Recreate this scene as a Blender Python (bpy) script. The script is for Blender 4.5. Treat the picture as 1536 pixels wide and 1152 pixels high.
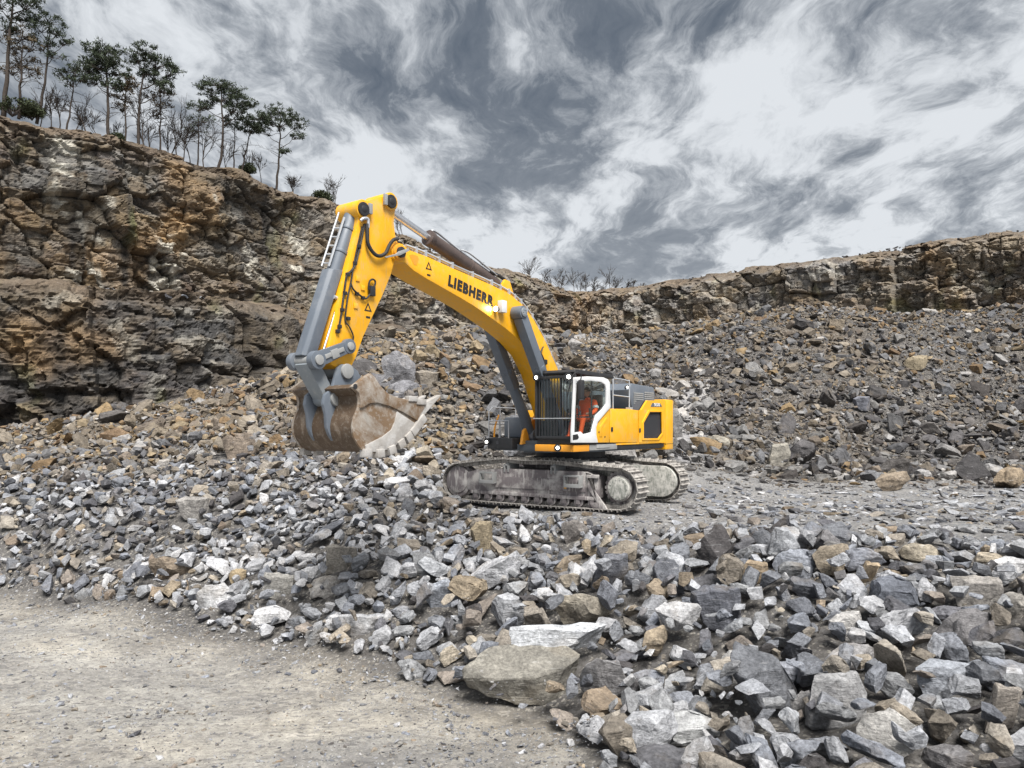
import bpy, bmesh, math, random
import numpy as np
from mathutils import Vector, Matrix, Euler, noise as mnoise

for o in list(bpy.data.objects):
    bpy.data.objects.remove(o)
SC = bpy.context.scene
COL = SC.collection
R = math.radians
rnd = random.Random(7)
rng = np.random.default_rng(11)

# ------------------------------------------------------------------ camera, sky, sun, exposure
F, CX, HZ, H = 1080.0, 768.0, 640.0, 2.05          # focal length (px), centre column, horizon row, eye height
cam = bpy.data.cameras.new('camera')
cam.sensor_width = 36.0
cam.lens = F / 1536.0 * 36.0
cam.shift_y = (HZ - 576.0) / 1536.0
cam.clip_start = 0.1
cam.clip_end = 3000
camo = bpy.data.objects.new('camera', cam)
camo.location = (0, 0, H)
camo.rotation_euler = (R(90), 0, 0)
COL.objects.link(camo)
SC.camera = camo

SKY_OFF = (2.2, 6.6)
SUN_EL, SUN_AZ = 57.0, 160.0      # azimuth measured from +Y towards +X: behind the camera, to the right
world = bpy.data.worlds.new('World')
SC.world = world
world.use_nodes = True
nt = world.node_tree
nt.nodes.clear()


def N(tree, t, **kw):
    n = tree.nodes.new(t)
    for k, v in kw.items():
        if k.startswith('i_'):
            n.inputs[k[2:].replace('_', ' ')].default_value = v
        else:
            setattr(n, k, v)
    return n


def ramp(tree, stops, interp='LINEAR'):
    n = tree.nodes.new('ShaderNodeValToRGB')
    n.color_ramp.interpolation = interp
    el = n.color_ramp.elements
    while len(el) < len(stops):
        el.new(0.5)
    for e, (p, c) in zip(el, stops):
        e.position = p
        e.color = (c, c, c, 1) if isinstance(c, (int, float)) else (*c[:3], 1)
    return n


def world_sky():
    L = nt.links.new
    out = N(nt, 'ShaderNodeOutputWorld')
    bg = N(nt, 'ShaderNodeBackground')
    bg.inputs['Strength'].default_value = 0.1
    sky = N(nt, 'ShaderNodeTexSky', sky_type='NISHITA', sun_disc=False)
    sky.sun_elevation = R(SUN_EL)
    sky.sun_rotation = R(SUN_AZ)
    sky.air_density = 1.0
    sky.dust_density = 2.0
    hs = N(nt, 'ShaderNodeHueSaturation')
    hs.inputs['Saturation'].default_value = 0.34
    hs.inputs['Value'].default_value = 0.3
    L(sky.outputs[0], hs.inputs['Color'])
    tc = N(nt, 'ShaderNodeTexCoord')
    sep = N(nt, 'ShaderNodeSeparateXYZ')
    L(tc.outputs['Generated'], sep.inputs[0])
    zc = N(nt, 'ShaderNodeMath', operation='MAXIMUM')
    L(sep.outputs['Z'], zc.inputs[0]); zc.inputs[1].default_value = 0.0
    za = N(nt, 'ShaderNodeMath', operation='ADD')
    L(zc.outputs[0], za.inputs[0]); za.inputs[1].default_value = 0.16
    dx = N(nt, 'ShaderNodeMath', operation='DIVIDE'); L(sep.outputs['X'], dx.inputs[0]); L(za.outputs[0], dx.inputs[1])
    dy = N(nt, 'ShaderNodeMath', operation='DIVIDE'); L(sep.outputs['Y'], dy.inputs[0]); L(za.outputs[0], dy.inputs[1])
    cmb = N(nt, 'ShaderNodeCombineXYZ'); L(dx.outputs[0], cmb.inputs[0]); L(dy.outputs[0], cmb.inputs[1])
    # gentle warp so that the streaks curl
    wn = N(nt, 'ShaderNodeTexNoise'); wn.inputs['Scale'].default_value = 2.4; wn.inputs['Detail'].default_value = 3
    L(cmb.outputs[0], wn.inputs['Vector'])
    wsub = N(nt, 'ShaderNodeVectorMath', operation='SUBTRACT'); L(wn.outputs['Color'], wsub.inputs[0]); wsub.inputs[1].default_value = (.5, .5, .5)
    wsc = N(nt, 'ShaderNodeVectorMath', operation='SCALE'); L(wsub.outputs[0], wsc.inputs[0]); wsc.inputs['Scale'].default_value = .30
    wad = N(nt, 'ShaderNodeVectorMath', operation='ADD'); L(cmb.outputs[0], wad.inputs[0]); L(wsc.outputs[0], wad.inputs[1])

    def layer(vec, scale, rot, stretch, detail, rough, off, dist=0.0):
        m = N(nt, 'ShaderNodeMapping')
        m.inputs['Location'].default_value = off
        m.inputs['Rotation'].default_value = (0, 0, rot)
        m.inputs['Scale'].default_value = stretch
        L(vec, m.inputs['Vector'])
        n = N(nt, 'ShaderNodeTexNoise')
        n.inputs['Scale'].default_value = scale
        n.inputs['Detail'].default_value = detail
        n.inputs['Roughness'].default_value = rough
        n.inputs['Distortion'].default_value = dist
        L(m.outputs[0], n.inputs['Vector'])
        return n.outputs[0]
    big = layer(wad.outputs[0], 1.25, R(35), (1.0, 0.85, 1), 3, .5, (SKY_OFF[0], SKY_OFF[1], 0))
    mid = layer(wad.outputs[0], 2.2, R(-42), (1.25, .9, 1), 12, .62, (SKY_OFF[1], SKY_OFF[0], 2), .1)
    fin = layer(wad.outputs[0], 5.0, R(-20), (1.6, .75, 1), 15, .66, (9.0, 3.0, SKY_OFF[0]), .2)
    a = N(nt, 'ShaderNodeMath', operation='MULTIPLY'); L(big, a.inputs[0]); a.inputs[1].default_value = .85
    b = N(nt, 'ShaderNodeMath', operation='MULTIPLY_ADD'); L(mid, b.inputs[0]); b.inputs[1].default_value = .85; L(a.outputs[0], b.inputs[2])
    c = N(nt, 'ShaderNodeMath', operation='MULTIPLY_ADD'); L(fin, c.inputs[0]); c.inputs[1].default_value = .70; L(b.outputs[0], c.inputs[2])
    rp = ramp(nt, [(0.0, 0.0), (.28, 0.10), (.46, .40), (.62, .80), (.80, 1.0)])
    mr = N(nt, 'ShaderNodeMapRange'); mr.inputs['From Min'].default_value = .92; mr.inputs['From Max'].default_value = 1.43
    L(c.outputs[0], mr.inputs['Value']); L(mr.outputs[0], rp.inputs[0])
    # thin veil of pale haze near the horizon, as under any cirrus sky
    hz = N(nt, 'ShaderNodeMapRange'); hz.inputs['From Min'].default_value = 0.0; hz.inputs['From Max'].default_value = .42
    hz.inputs['To Min'].default_value = .36; hz.inputs['To Max'].default_value = 0.0
    L(zc.outputs[0], hz.inputs['Value'])
    mx = N(nt, 'ShaderNodeMix', data_type='RGBA')
    sl = N(nt, 'ShaderNodeMix', data_type='RGBA'); sl.inputs['Factor'].default_value = .8
    L(hs.outputs[0], sl.inputs['A']); sl.inputs['B'].default_value = (.42, .57, .79, 1)
    add = N(nt, 'ShaderNodeMath', operation='ADD', use_clamp=True)
    L(rp.outputs[0], add.inputs[0]); L(hz.outputs[0], add.inputs[1])
    L(add.outputs[0], mx.inputs['Factor']); L(sl.outputs['Result'], mx.inputs['A'])
    mx.inputs['B'].default_value = (3.5, 3.66, 3.85, 1)
    L(mx.outputs['Result'], bg.inputs['Color'])
    L(bg.outputs[0], out.inputs['Surface'])


world_sky()
sun = bpy.data.lights.new('sun', 'SUN')
sun.energy = 3.6
sun.angle = R(27)
sun.color = (1.0, .965, .91)
suno = bpy.data.objects.new('sun', sun)
sd = Vector((math.sin(R(SUN_AZ)) * math.cos(R(SUN_EL)), math.cos(R(SUN_AZ)) * math.cos(R(SUN_EL)), math.sin(R(SUN_EL))))
suno.rotation_euler = sd.to_track_quat('Z', 'Y').to_euler()
suno.location = (0, 0, 60)
COL.objects.link(suno)
SC.view_settings.view_transform = 'Standard'
SC.view_settings.look = 'None'
SC.view_settings.gamma = 1
SC.view_settings.use_curve_mapping = False
SC.view_settings.exposure = 1.1
SC.render.engine = 'CYCLES'
SC.cycles.max_bounces = 6
SC.cycles.transparent_max_bounces = 12


# ------------------------------------------------------------------ helpers
def W(px, py, Y):
    """photo pixel at depth Y -> world point"""
    return Vector(((px - CX) / F * Y, Y, H + (HZ - py) / F * Y))


def pix(p):
    return (CX + F * p[0] / p[1], HZ - F * (p[2] - H) / p[1])


def tag(o, label=None, cat=None, group=None, kind=None):
    if label: o['label'] = label
    if cat: o['category'] = cat
    if group: o['group'] = group
    if kind: o['kind'] = kind
    return o


def empty(name, loc=(0, 0, 0), rz=0):
    o = bpy.data.objects.new(name, None)
    o.empty_display_size = .2
    o.location = loc
    o.rotation_euler = (0, 0, rz)
    COL.objects.link(o)
    return o


def link(name, me, mat=None, parent=None, xf=None):
    o = bpy.data.objects.new(name, me)
    COL.objects.link(o)
    if mat is not None and not me.materials:
        me.materials.append(mat)
    if parent is not None:
        o.parent = parent
    if xf is not None:
        o.matrix_local = xf
    return o


def np_mesh(name, V, Fc, flat=True, tint=None):
    """V (n,3), Fc (m,3) or (m,4) arrays"""
    me = bpy.data.meshes.new(name)
    V = np.asarray(V, np.float32); Fc = np.asarray(Fc, np.int32)
    k = Fc.shape[1]
    me.vertices.add(len(V)); me.vertices.foreach_set('co', V.ravel())
    me.loops.add(Fc.size); me.loops.foreach_set('vertex_index', Fc.ravel())
    me.polygons.add(len(Fc))
    me.polygons.foreach_set('loop_start', np.arange(0, Fc.size, k, dtype=np.int32))
    me.update(calc_edges=True)
    me.polygons.foreach_set('use_smooth', np.full(len(Fc), not flat))
    if tint is not None:
        at = me.attributes.new('tint', 'FLOAT_COLOR', 'POINT')
        c = np.ones((len(V), 4), np.float32); c[:, :3] = tint
        at.data.foreach_set('color', c.ravel())
    return me


class MB:
    """collects shapes, build() links them as one mesh object"""

    def __init__(s):
        s.v = []; s.f = []

    def add(s, vs, fs):
        b = len(s.v)
        s.v += [tuple(v) for v in vs]
        s.f += [tuple(i + b for i in f) for f in fs]
        return s

    def box(s, x0, x1, y0, y1, z0, z1, M=None):
        vs = [Vector((x, y, z)) for z in (z0, z1) for y in (y0, y1) for x in (x0, x1)]
        if M is not None: vs = [M @ v for v in vs]
        return s.add(vs, [(0, 2, 3, 1), (4, 5, 7, 6), (0, 1, 5, 4), (2, 6, 7, 3), (0, 4, 6, 2), (1, 3, 7, 5)])

    def prism(s, poly, y0, y1):
        """polygon of (x,z) extruded along y"""
        n = len(poly)
        ar = sum(poly[i][0] * poly[(i + 1) % n][1] - poly[(i + 1) % n][0] * poly[i][1] for i in range(n))
        if ar < 0: poly = poly[::-1]
        vs = [(x, y0, z) for x, z in poly] + [(x, y1, z) for x, z in poly]
        fs = [tuple(range(n)), tuple(range(2 * n - 1, n - 1, -1))]
        fs += [(i, i + n, (i + 1) % n + n, (i + 1) % n) for i in range(n)]
        return s.add(vs, fs)

    def plan(s, poly, z0, z1):
        """polygon of (x,y) extruded along z"""
        n = len(poly)
        ar = sum(poly[i][0] * poly[(i + 1) % n][1] - poly[(i + 1) % n][0] * poly[i][1] for i in range(n))
        if ar < 0: poly = poly[::-1]
        vs = [(x, y, z0) for x, y in poly] + [(x, y, z1) for x, y in poly]
        fs = [tuple(range(n - 1, -1, -1)), tuple(range(n, 2 * n))]
        fs += [(i, (i + 1) % n, (i + 1) % n + n, i + n) for i in range(n)]
        return s.add(vs, fs)

    def cyl(s, p0, p1, r0, r1=None, n=16, caps=True):
        p0 = Vector(p0); p1 = Vector(p1); r1 = r0 if r1 is None else r1
        d = (p1 - p0).normalized()
        a = d.orthogonal().normalized(); b = d.cross(a)
        vs = []
        for p, r in ((p0, r0), (p1, r1)):
            for i in range(n):
                t = 2 * math.pi * i / n
                vs.append(p + (a * math.cos(t) + b * math.sin(t)) * r)
        fs = [(i, (i + 1) % n, (i + 1) % n + n, i + n) for i in range(n)]
        if caps: fs += [tuple(range(n - 1, -1, -1)), tuple(range(n, 2 * n))]
        return s.add(vs, fs)

    def tube(s, pts, r, n=6, r1=None):
        pts = [Vector(p) for p in pts]
        m = len(pts); vs = []; a = None
        for k, p in enumerate(pts):
            d = (pts[min(k + 1, m - 1)] - pts[max(k - 1, 0)]).normalized()
            if a is None: a = d.orthogonal().normalized()
            a = (a - d * a.dot(d))
            a = a.normalized() if a.length > 1e-6 else d.orthogonal().normalized()
            b = d.cross(a)
            rr = r if r1 is None else r + (r1 - r) * k / (m - 1)
            vs += [p + (a * math.cos(2 * math.pi * i / n) + b * math.sin(2 * math.pi * i / n)) * rr for i in range(n)]
        fs = [(k * n + i, k * n + (i + 1) % n, (k + 1) * n + (i + 1) % n, (k + 1) * n + i) for k in range(m - 1) for i in range(n)]
        fs += [tuple(range(n - 1, -1, -1)), tuple(range((m - 1) * n, m * n))]
        return s.add(vs, fs)

    def build(s, name, mat, parent=None, bevel=0, smooth=None, xf=None, seg=2):
        me = bpy.data.meshes.new(name)
        me.from_pydata(s.v, [], s.f)
        bm = bmesh.new(); bm.from_mesh(me)
        bmesh.ops.recalc_face_normals(bm, faces=bm.faces)
        if bevel:
            ed = [e for e in bm.edges if len(e.link_faces) == 2 and e.calc_face_angle(0) > R(28)]
            bmesh.ops.bevel(bm, geom=ed, offset=bevel, segments=seg, affect='EDGES', profile=.6, clamp_overlap=True)
        if smooth is not None or bevel:
            th = R(smooth if smooth is not None else 32)
            for f in bm.faces: f.smooth = True
            for e in bm.edges:
                if len(e.link_faces) == 2 and e.calc_face_angle(0) > th: e.smooth = False
        bm.to_mesh(me); bm.free()
        return link(name, me, mat, parent, xf)


def ring(outer, inner, y0, y1):
    """flat frame of (x,z) loops with a hole, thickness y0..y1, as MB"""
    bm = bmesh.new()
    ed = []
    for loop in (outer, inner):
        vs = [bm.verts.new((x, y0, z)) for x, z in loop]
        ed += [bm.edges.new((vs[i], vs[(i + 1) % len(vs)])) for i in range(len(vs))]
    bmesh.ops.triangle_fill(bm, use_beauty=True, use_dissolve=False, edges=ed)
    r = bmesh.ops.extrude_face_region(bm, geom=bm.faces[:])
    for g in r['geom']:
        if isinstance(g, bmesh.types.BMVert): g.co.y = y1
    bm.verts.index_update()
    m = MB().add([v.co.copy() for v in bm.verts], [[v.index for v in f.verts] for f in bm.faces])
    bm.free()
    return m


def arc(c, r, a0, a1, n):
    return [(c[0] + r * math.cos(R(a0 + (a1 - a0) * i / n)), c[1] + r * math.sin(R(a0 + (a1 - a0) * i / n))) for i in range(n + 1)]


def smooth_path(pts, n=8):
    pts = [Vector(p) for p in pts]
    out = []
    for i in range(len(pts) - 1):
        p0 = pts[max(i - 1, 0)]; p1 = pts[i]; p2 = pts[i + 1]; p3 = pts[min(i + 2, len(pts) - 1)]
        for k in range(n):
            t = k / n
            out.append(.5 * ((2 * p1) + (p2 - p0) * t + (2 * p0 - 5 * p1 + 4 * p2 - p3) * t * t + (3 * p1 - p0 - 3 * p2 + p3) * t ** 3))
    out.append(pts[-1])
    return out


# ---- numpy noise
def _h(ix, iy, seed):
    ix = ix.astype(np.int64); iy = iy.astype(np.int64)
    n = (ix * 374761393 + iy * 668265263 + seed * 974634777) & 0xffffffff
    n = ((n ^ (n >> 13)) * 1274126177) & 0xffffffff
    n = ((n ^ (n >> 16)) * 2246822519) & 0xffffffff
    n = n ^ (n >> 15)
    return (n & 0xffffff) / float(0xffffff)


def vn(x, y, seed=0):
    x = np.asarray(x, float); y = np.asarray(y, float)
    ix = np.floor(x); iy = np.floor(y); fx = x - ix; fy = y - iy
    u = fx * fx * (3 - 2 * fx); v = fy * fy * (3 - 2 * fy)
    a = _h(ix, iy, seed); b = _h(ix + 1, iy, seed); c = _h(ix, iy + 1, seed); d = _h(ix + 1, iy + 1, seed)
    return ((a * (1 - u) + b * u) * (1 - v) + (c * (1 - u) + d * u) * v) * 2 - 1


def fbm(x, y, octv=4, seed=0, gain=.5, lac=2.03):
    s = 0; a = 1; t = 0
    for i in range(octv):
        s = s + a * vn(x + 17.3 * i, y - 9.1 * i, seed + i); t += a; a *= gain; x = x * lac; y = y * lac
    return s / t


def cells(x, y, seed=0, jit=.95):
    x = np.asarray(x, float); y = np.asarray(y, float)
    ix = np.floor(x); iy = np.floor(y)
    f1 = np.full(x.shape, 9.); f2 = np.full(x.shape, 9.); cid = np.zeros(x.shape); bx = np.zeros(x.shape); by = np.zeros(x.shape)
    for i in (-1, 0, 1):
        for j in (-1, 0, 1):
            cx = ix + i; cy = iy + j
            px_ = cx + .5 + (_h(cx, cy, seed) - .5) * jit; py_ = cy + .5 + (_h(cx, cy, seed + 51) - .5) * jit
            ddx = x - px_; ddy = y - py_
            d = np.maximum(abs(ddx), abs(ddy)) * .8 + np.hypot(ddx, ddy) * .2
            m = d < f1
            f2 = np.where(m, f1, np.minimum(f2, d))
            f1 = np.where(m, d, f1)
            cid = np.where(m, _h(cx, cy, seed + 97), cid); bx = np.where(m, ddx, bx); by = np.where(m, ddy, by)
    return f1, f2, cid, bx, by


def pick(cid, pal):
    pal = np.array(pal)
    i = np.minimum((cid * len(pal)).astype(int), len(pal) - 1)
    return pal[i]


# ------------------------------------------------------------------ materials
def new_mat(name):
    m = bpy.data.materials.new(name)
    m.use_nodes = True
    t = m.node_tree
    return m, t, t.nodes['Principled BSDF']


def noise(t, vec, scale, detail=4, rough=.55, dist=0.0):
    n = N(t, 'ShaderNodeTexNoise')
    n.inputs['Scale'].default_value = scale; n.inputs['Detail'].default_value = detail
    n.inputs['Roughness'].default_value = rough; n.inputs['Distortion'].default_value = dist
    if vec is not None: t.links.new(vec, n.inputs['Vector'])
    return n.outputs[0]


def mixc(t, fac, a, b, blend='MIX'):
    n = N(t, 'ShaderNodeMix', data_type='RGBA', blend_type=blend)
    for k, v in (('Factor', fac), ('A', a), ('B', b)):
        if isinstance(v, (int, float)): n.inputs[k].default_value = v
        elif isinstance(v, tuple): n.inputs[k].default_value = (*v[:3], 1)
        else: t.links.new(v, n.inputs[k])
    return n.outputs['Result']


def mapr(t, v, a, b, c=0.0, d=1.0):
    n = N(t, 'ShaderNodeMapRange')
    n.inputs['From Min'].default_value = a; n.inputs['From Max'].default_value = b
    n.inputs['To Min'].default_value = c; n.inputs['To Max'].default_value = d
    t.links.new(v, n.inputs['Value'])
    return n.outputs[0]


def bump(t, h, strength, dist, normal=None):
    n = N(t, 'ShaderNodeBump'); n.inputs['Strength'].default_value = strength; n.inputs['Distance'].default_value = dist
    t.links.new(h, n.inputs['Height'])
    if normal is not None: t.links.new(normal, n.inputs['Normal'])
    return n.outputs[0]


def mapping(t, vec, scale=(1, 1, 1), rot=(0, 0, 0)):
    n = N(t, 'ShaderNodeMapping'); n.inputs['Scale'].default_value = scale; n.inputs['Rotation'].default_value = rot
    t.links.new(vec, n.inputs['Vector'])
    return n.outputs[0]


def rock_mat(name, source, big=1.0, vein=.5, dirt=(.22, .17, .11), dirt_amt=.35):
    """stone: own colour from an attribute or the object's colour, with grain, veins, stains and fine relief"""
    m, t, p = new_mat(name)
    L = t.links.new
    if source == 'object':
        col = N(t, 'ShaderNodeObjectInfo').outputs['Color']
    else:
        col = N(t, 'ShaderNodeAttribute', attribute_name='tint').outputs['Color']
    pos = N(t, 'ShaderNodeNewGeometry').outputs['Position']
    n1 = noise(t, pos, 3.2 / big, 8, .65, .4)
    n2 = noise(t, mapping(t, pos, (1, 1.3, 5.5), (.5, .35, .2)), 3.4 / big, 7, .7, .8)
    n3 = noise(t, pos, 22 / big, 6, .75)
    n4 = noise(t, pos, 1.1 / big, 4, .6)
    c = mixc(t, 1.0, col, mixc(t, mapr(t, n1, .3, .7), (.55, .55, .56), (1.4, 1.4, 1.4)), 'MULTIPLY')
    c = mixc(t, 1.0, c, mixc(t, mapr(t, n3, .30, .70), (.5, .5, .5), (1.5, 1.5, 1.5)), 'MULTIPLY')
    c = mixc(t, mapr(t, n2, .60, .72, 0, vein), c, (.50, .50, .51))
    c = mixc(t, mapr(t, n2, .40, .30, 0, .55), c, (.055, .055, .062))
    c = mixc(t, mapr(t, n4, .56, .72, 0, dirt_amt), c, dirt)
    L(c, p.inputs['Base Color'])
    p.inputs['Roughness'].default_value = .86
    p.inputs['Specular IOR Level'].default_value = .3
    b = bump(t, n2, .8, .05 * big)
    b = bump(t, n1, .7, .08 * big, b)
    b = bump(t, n3, .7, .016 * big, b)
    L(b, p.inputs['Normal'])
    return m


def paint(name, col, rough=.4, dirt=(.25, .22, .19), amt=.35, scale=2.0, metal=0.0, streak=True, spec=.5, lo=.55, hi=.78):
    m, t, p = new_mat(name)
    tc = N(t, 'ShaderNodeTexCoord').outputs['Object']
    n1 = noise(t, tc, scale, 8, .65)
    n2 = noise(t, mapping(t, tc, (5, 5, .6)), scale * 1.4, 6, .6)
    c = mixc(t, mapr(t, n1, .3, .7), tuple(x * .9 for x in col), tuple(min(1, x * 1.06) for x in col))
    c = mixc(t, mapr(t, n1, lo, hi, 0, amt), c, dirt)
    if streak: c = mixc(t, mapr(t, n2, lo + .03, hi + .02, 0, amt), c, dirt)
    t.links.new(c, p.inputs['Base Color'])
    t.links.new(mapr(t, n1, .3, .75, rough, min(.95, rough + .25)), p.inputs['Roughness'])
    p.inputs['Metallic'].default_value = metal
    p.inputs['Specular IOR Level'].default_value = spec
    return m


M = {}
M['yellow'] = paint('yellow_paint', (.82, .40, .008), .36, (.44, .33, .18), .5, 3.2, lo=.52, hi=.70)
M['orange'] = paint('amber_paint', (.72, .30, .02), .45, (.35, .22, .1), .45)
M['white'] = paint('white_paint', (.66, .67, .68), .4, (.5, .47, .42), .2)
M['slate'] = paint('slate_paint', (.115, .135, .165), .42, (.30, .29, .28), .3)
M['hood'] = paint('hood_paint', (.085, .10, .12), .5, (.30, .29, .28), .25)
M['black'] = paint('black_paint', (.018, .019, .022), .45, (.16, .15, .14), .25)
M['grille'] = paint('vent_mesh', (.05, .052, .06), .6, (.15, .14, .14), .2)
M['steel'] = paint('dusty_steel', (.27, .275, .275), .6, (.42, .40, .37), .6, 5.0)
M['link'] = paint('grey_casting', (.20, .225, .25), .5, (.42, .40, .36), .5, 3.0)
M['chrome'] = paint('chrome_rod', (.75, .75, .77), .16, (.4, .3, .22), .15, 2, 1.0)
M['pipe'] = paint('zinc_pipe', (.48, .50, .53), .4, (.36, .33, .3), .3, 3, .5)
M['rubber'] = paint('rubber_hose', (.02, .02, .021), .6, (.12, .11, .1), .2)
M['frame'] = paint('muddy_frame', (.17, .15, .155), .85, (.50, .48, .46), .85, 2.2, lo=.50, hi=.64)
M['track'] = paint('worn_track_steel', (.20, .185, .175), .65, (.46, .44, .41), .9, 5.0, .15, lo=.46, hi=.62)
M['hub'] = paint('dusty_hub', (.20, .21, .19), .85, (.50, .49, .46), .9, 7.0, lo=.44, hi=.60)
M['brown_barrel'] = paint('grimy_barrel', (.075, .055, .05), .4, (.2, .15, .12), .4)
M['text'] = paint('black_lettering', (.012, .012, .013), .5, (.1, .09, .05), .05)
M['text_white'] = paint('white_lettering', (.7, .7, .7), .5, (.3, .3, .3), .1)
M['sticker'] = paint('orange_decal', (.75, .36, .01), .5, (.3, .2, .1), .3)
M['seat'] = paint('seat_cloth', (.03, .03, .034), .9, (.08, .08, .08), .2)
M['jacket'] = paint('hi_vis_orange', (.95, .115, .015), .8, (.6, .1, .02), .25, 6)
M['tape'] = paint('reflective_tape', (.55, .58, .58), .4, (.4, .4, .4), .2)
M['skin'] = paint('skin', (.45, .24, .16), .6, (.4, .2, .13), .2)
M['dark_hair'] = paint('dark_hair', (.015, .012, .01), .7, (.03, .02, .02), .2)


def bucket_mat(name, a, b, amt, scuff=.7):
    m, t, p = new_mat(name)
    tc = N(t, 'ShaderNodeTexCoord').outputs['Object']
    n1 = noise(t, tc, 1.7, 9, .68, .6); n2 = noise(t, tc, 14, 8, .75); n3 = noise(t, mapping(t, tc, (1, 1, 5), (.2, .5, 0)), 3, 6, .7)
    c = mixc(t, mapr(t, n1, .5 - amt, .62 - amt * .4), a, b)
    c = mixc(t, mapr(t, n2, .52, .68, 0, scuff), c, (.42, .40, .37))
    c = mixc(t, mapr(t, n3, .60, .7, 0, .6), c, (.10, .06, .04))
    t.links.new(c, p.inputs['Base Color'])
    p.inputs['Roughness'].default_value = .62
    p.inputs['Metallic'].default_value = .15
    t.links.new(bump(t, n2, .5, .02), p.inputs['Normal'])
    return m


M['bucket_side'] = bucket_mat('scraped_bucket_plate', (.19, .125, .075), (.36, .33, .295), .08)
M['bucket_back'] = bucket_mat('rusty_bucket_shell', (.085, .055, .033), (.17, .13, .095), -.06, .3)
M['bucket_wear'] = bucket_mat('polished_wear_steel', (.34, .32, .30), (.48, .47, .46), .1)


def glass():
    m, t, p = new_mat('tinted_glass')
    out = t.nodes['Material Output']
    tr = N(t, 'ShaderNodeBsdfTransparent'); tr.inputs[0].default_value = (.90, .94, .94, 1)
    gl = N(t, 'ShaderNodeBsdfGlossy'); gl.inputs['Roughness'].default_value = .02
    lw = N(t, 'ShaderNodeLayerWeight'); lw.inputs['Blend'].default_value = .5
    pw = N(t, 'ShaderNodeMath', operation='POWER'); t.links.new(lw.outputs['Facing'], pw.inputs[0]); pw.inputs[1].default_value = 4.0
    fr = N(t, 'ShaderNodeMath', operation='MULTIPLY_ADD'); t.links.new(pw.outputs[0], fr.inputs[0]); fr.inputs[1].default_value = .6; fr.inputs[2].default_value = .035
    mx = N(t, 'ShaderNodeMixShader')
    t.links.new(fr.outputs[0], mx.inputs[0]); t.links.new(tr.outputs[0], mx.inputs[1]); t.links.new(gl.outputs[0], mx.inputs[2])
    t.links.new(mx.outputs[0], out.inputs['Surface'])
    return m


M['glass'] = glass()


def lamp_mat():
    m, t, p = new_mat('lit_lamp')
    p.inputs['Base Color'].default_value = (.9, .9, .85, 1)
    p.inputs['Emission Color'].default_value = (1, .97, .88, 1)
    p.inputs['Emission Strength'].default_value = 6
    return m


M['lamp'] = lamp_mat()
M['rock_obj'] = rock_mat('broken_stone', 'object')
M['rock_stuff'] = rock_mat('broken_rubble', 'attr', .8, .4)
M['cliff'] = rock_mat('cliff_rock', 'attr', 2.2, .34, (.19, .145, .09), .45)


def ground_mat():
    m, t, p = new_mat('quarry_dirt')
    L = t.links.new
    pos = N(t, 'ShaderNodeNewGeometry').outputs['Position']
    col = N(t, 'ShaderNodeAttribute', attribute_name='tint').outputs['Color']
    n1 = noise(t, mapping(t, pos, (1, 1.25, 1), (0, 0, .5)), .8, 10, .66, .3)
    n2 = noise(t, pos, 7, 9, .72, .3)
    n3 = noise(t, pos, 45, 6, .8)
    n5 = noise(t, mapping(t, pos, (1, 1.4, 1), (0, 0, .3)), 16, 8, .8, .2)
    v = N(t, 'ShaderNodeTexVoronoi'); v.inputs['Scale'].default_value = 26; L(pos, v.inputs['Vector'])
    v2 = N(t, 'ShaderNodeTexVoronoi'); v2.inputs['Scale'].default_value = 9; L(mapping(t, pos, (1, 1.6, 1), (0, 0, .4)), v2.inputs['Vector'])
    c = mixc(t, 1.0, col, mixc(t, mapr(t, n1, .32, .68), (.62, .62, .64), (1.3, 1.28, 1.24)), 'MULTIPLY')
    c = mixc(t, 1.0, c, mixc(t, mapr(t, n2, .3, .7), (.62, .62, .62), (1.3, 1.3, 1.3)), 'MULTIPLY')
    c = mixc(t, 1.0, c, mixc(t, mapr(t, n3, .3, .7), (.72, .72, .72), (1.25, 1.25, 1.25)), 'MULTIPLY')
    c = mixc(t, mapr(t, n5, .37, .31, 0, .6), c, (.15, .145, .14))
    c = mixc(t, mapr(t, n5, .62, .70, 0, .45), c, (.55, .52, .47))
    hs = N(t, 'ShaderNodeSeparateColor'); L(v.outputs['Color'], hs.inputs[0])
    c = mixc(t, mapr(t, hs.outputs[0], .74, .9, 0, .45), c, (.22, .215, .21))
    h2 = N(t, 'ShaderNodeSeparateColor'); L(v2.outputs['Color'], h2.inputs[0])
    c = mixc(t, mapr(t, h2.outputs[0], .86, .93, 0, .55), c, (.16, .155, .155))
    c = mixc(t, mapr(t, hs.outputs[1], .86, .95, 0, .5), c, (.48, .45, .40))
    L(c, p.inputs['Base Color'])
    p.inputs['Roughness'].default_value = .93
    p.inputs['Specular IOR Level'].default_value = .2
    b = bump(t, n1, .6, .12)
    b = bump(t, n2, 1.0, .06, b)
    b = bump(t, n5, .9, .03, b)
    b = bump(t, v.outputs['Distance'], .6, -.014, b)
    b = bump(t, n3, .8, .012, b)
    L(b, p.inputs['Normal'])
    return m


M['ground'] = ground_mat()


def plain(name, col, rough=.9, var=.25, scale=6):
    m, t, p = new_mat(name)
    tc = N(t, 'ShaderNodeNewGeometry').outputs['Position']
    n1 = noise(t, tc, scale, 6, .65)
    t.links.new(mixc(t, mapr(t, n1, .3, .7), tuple(x * (1 - var) for x in col), tuple(x * (1 + var) for x in col)), p.inputs['Base Color'])
    p.inputs['Roughness'].default_value = rough
    p.inputs['Specular IOR Level'].default_value = .25
    return m


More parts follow.
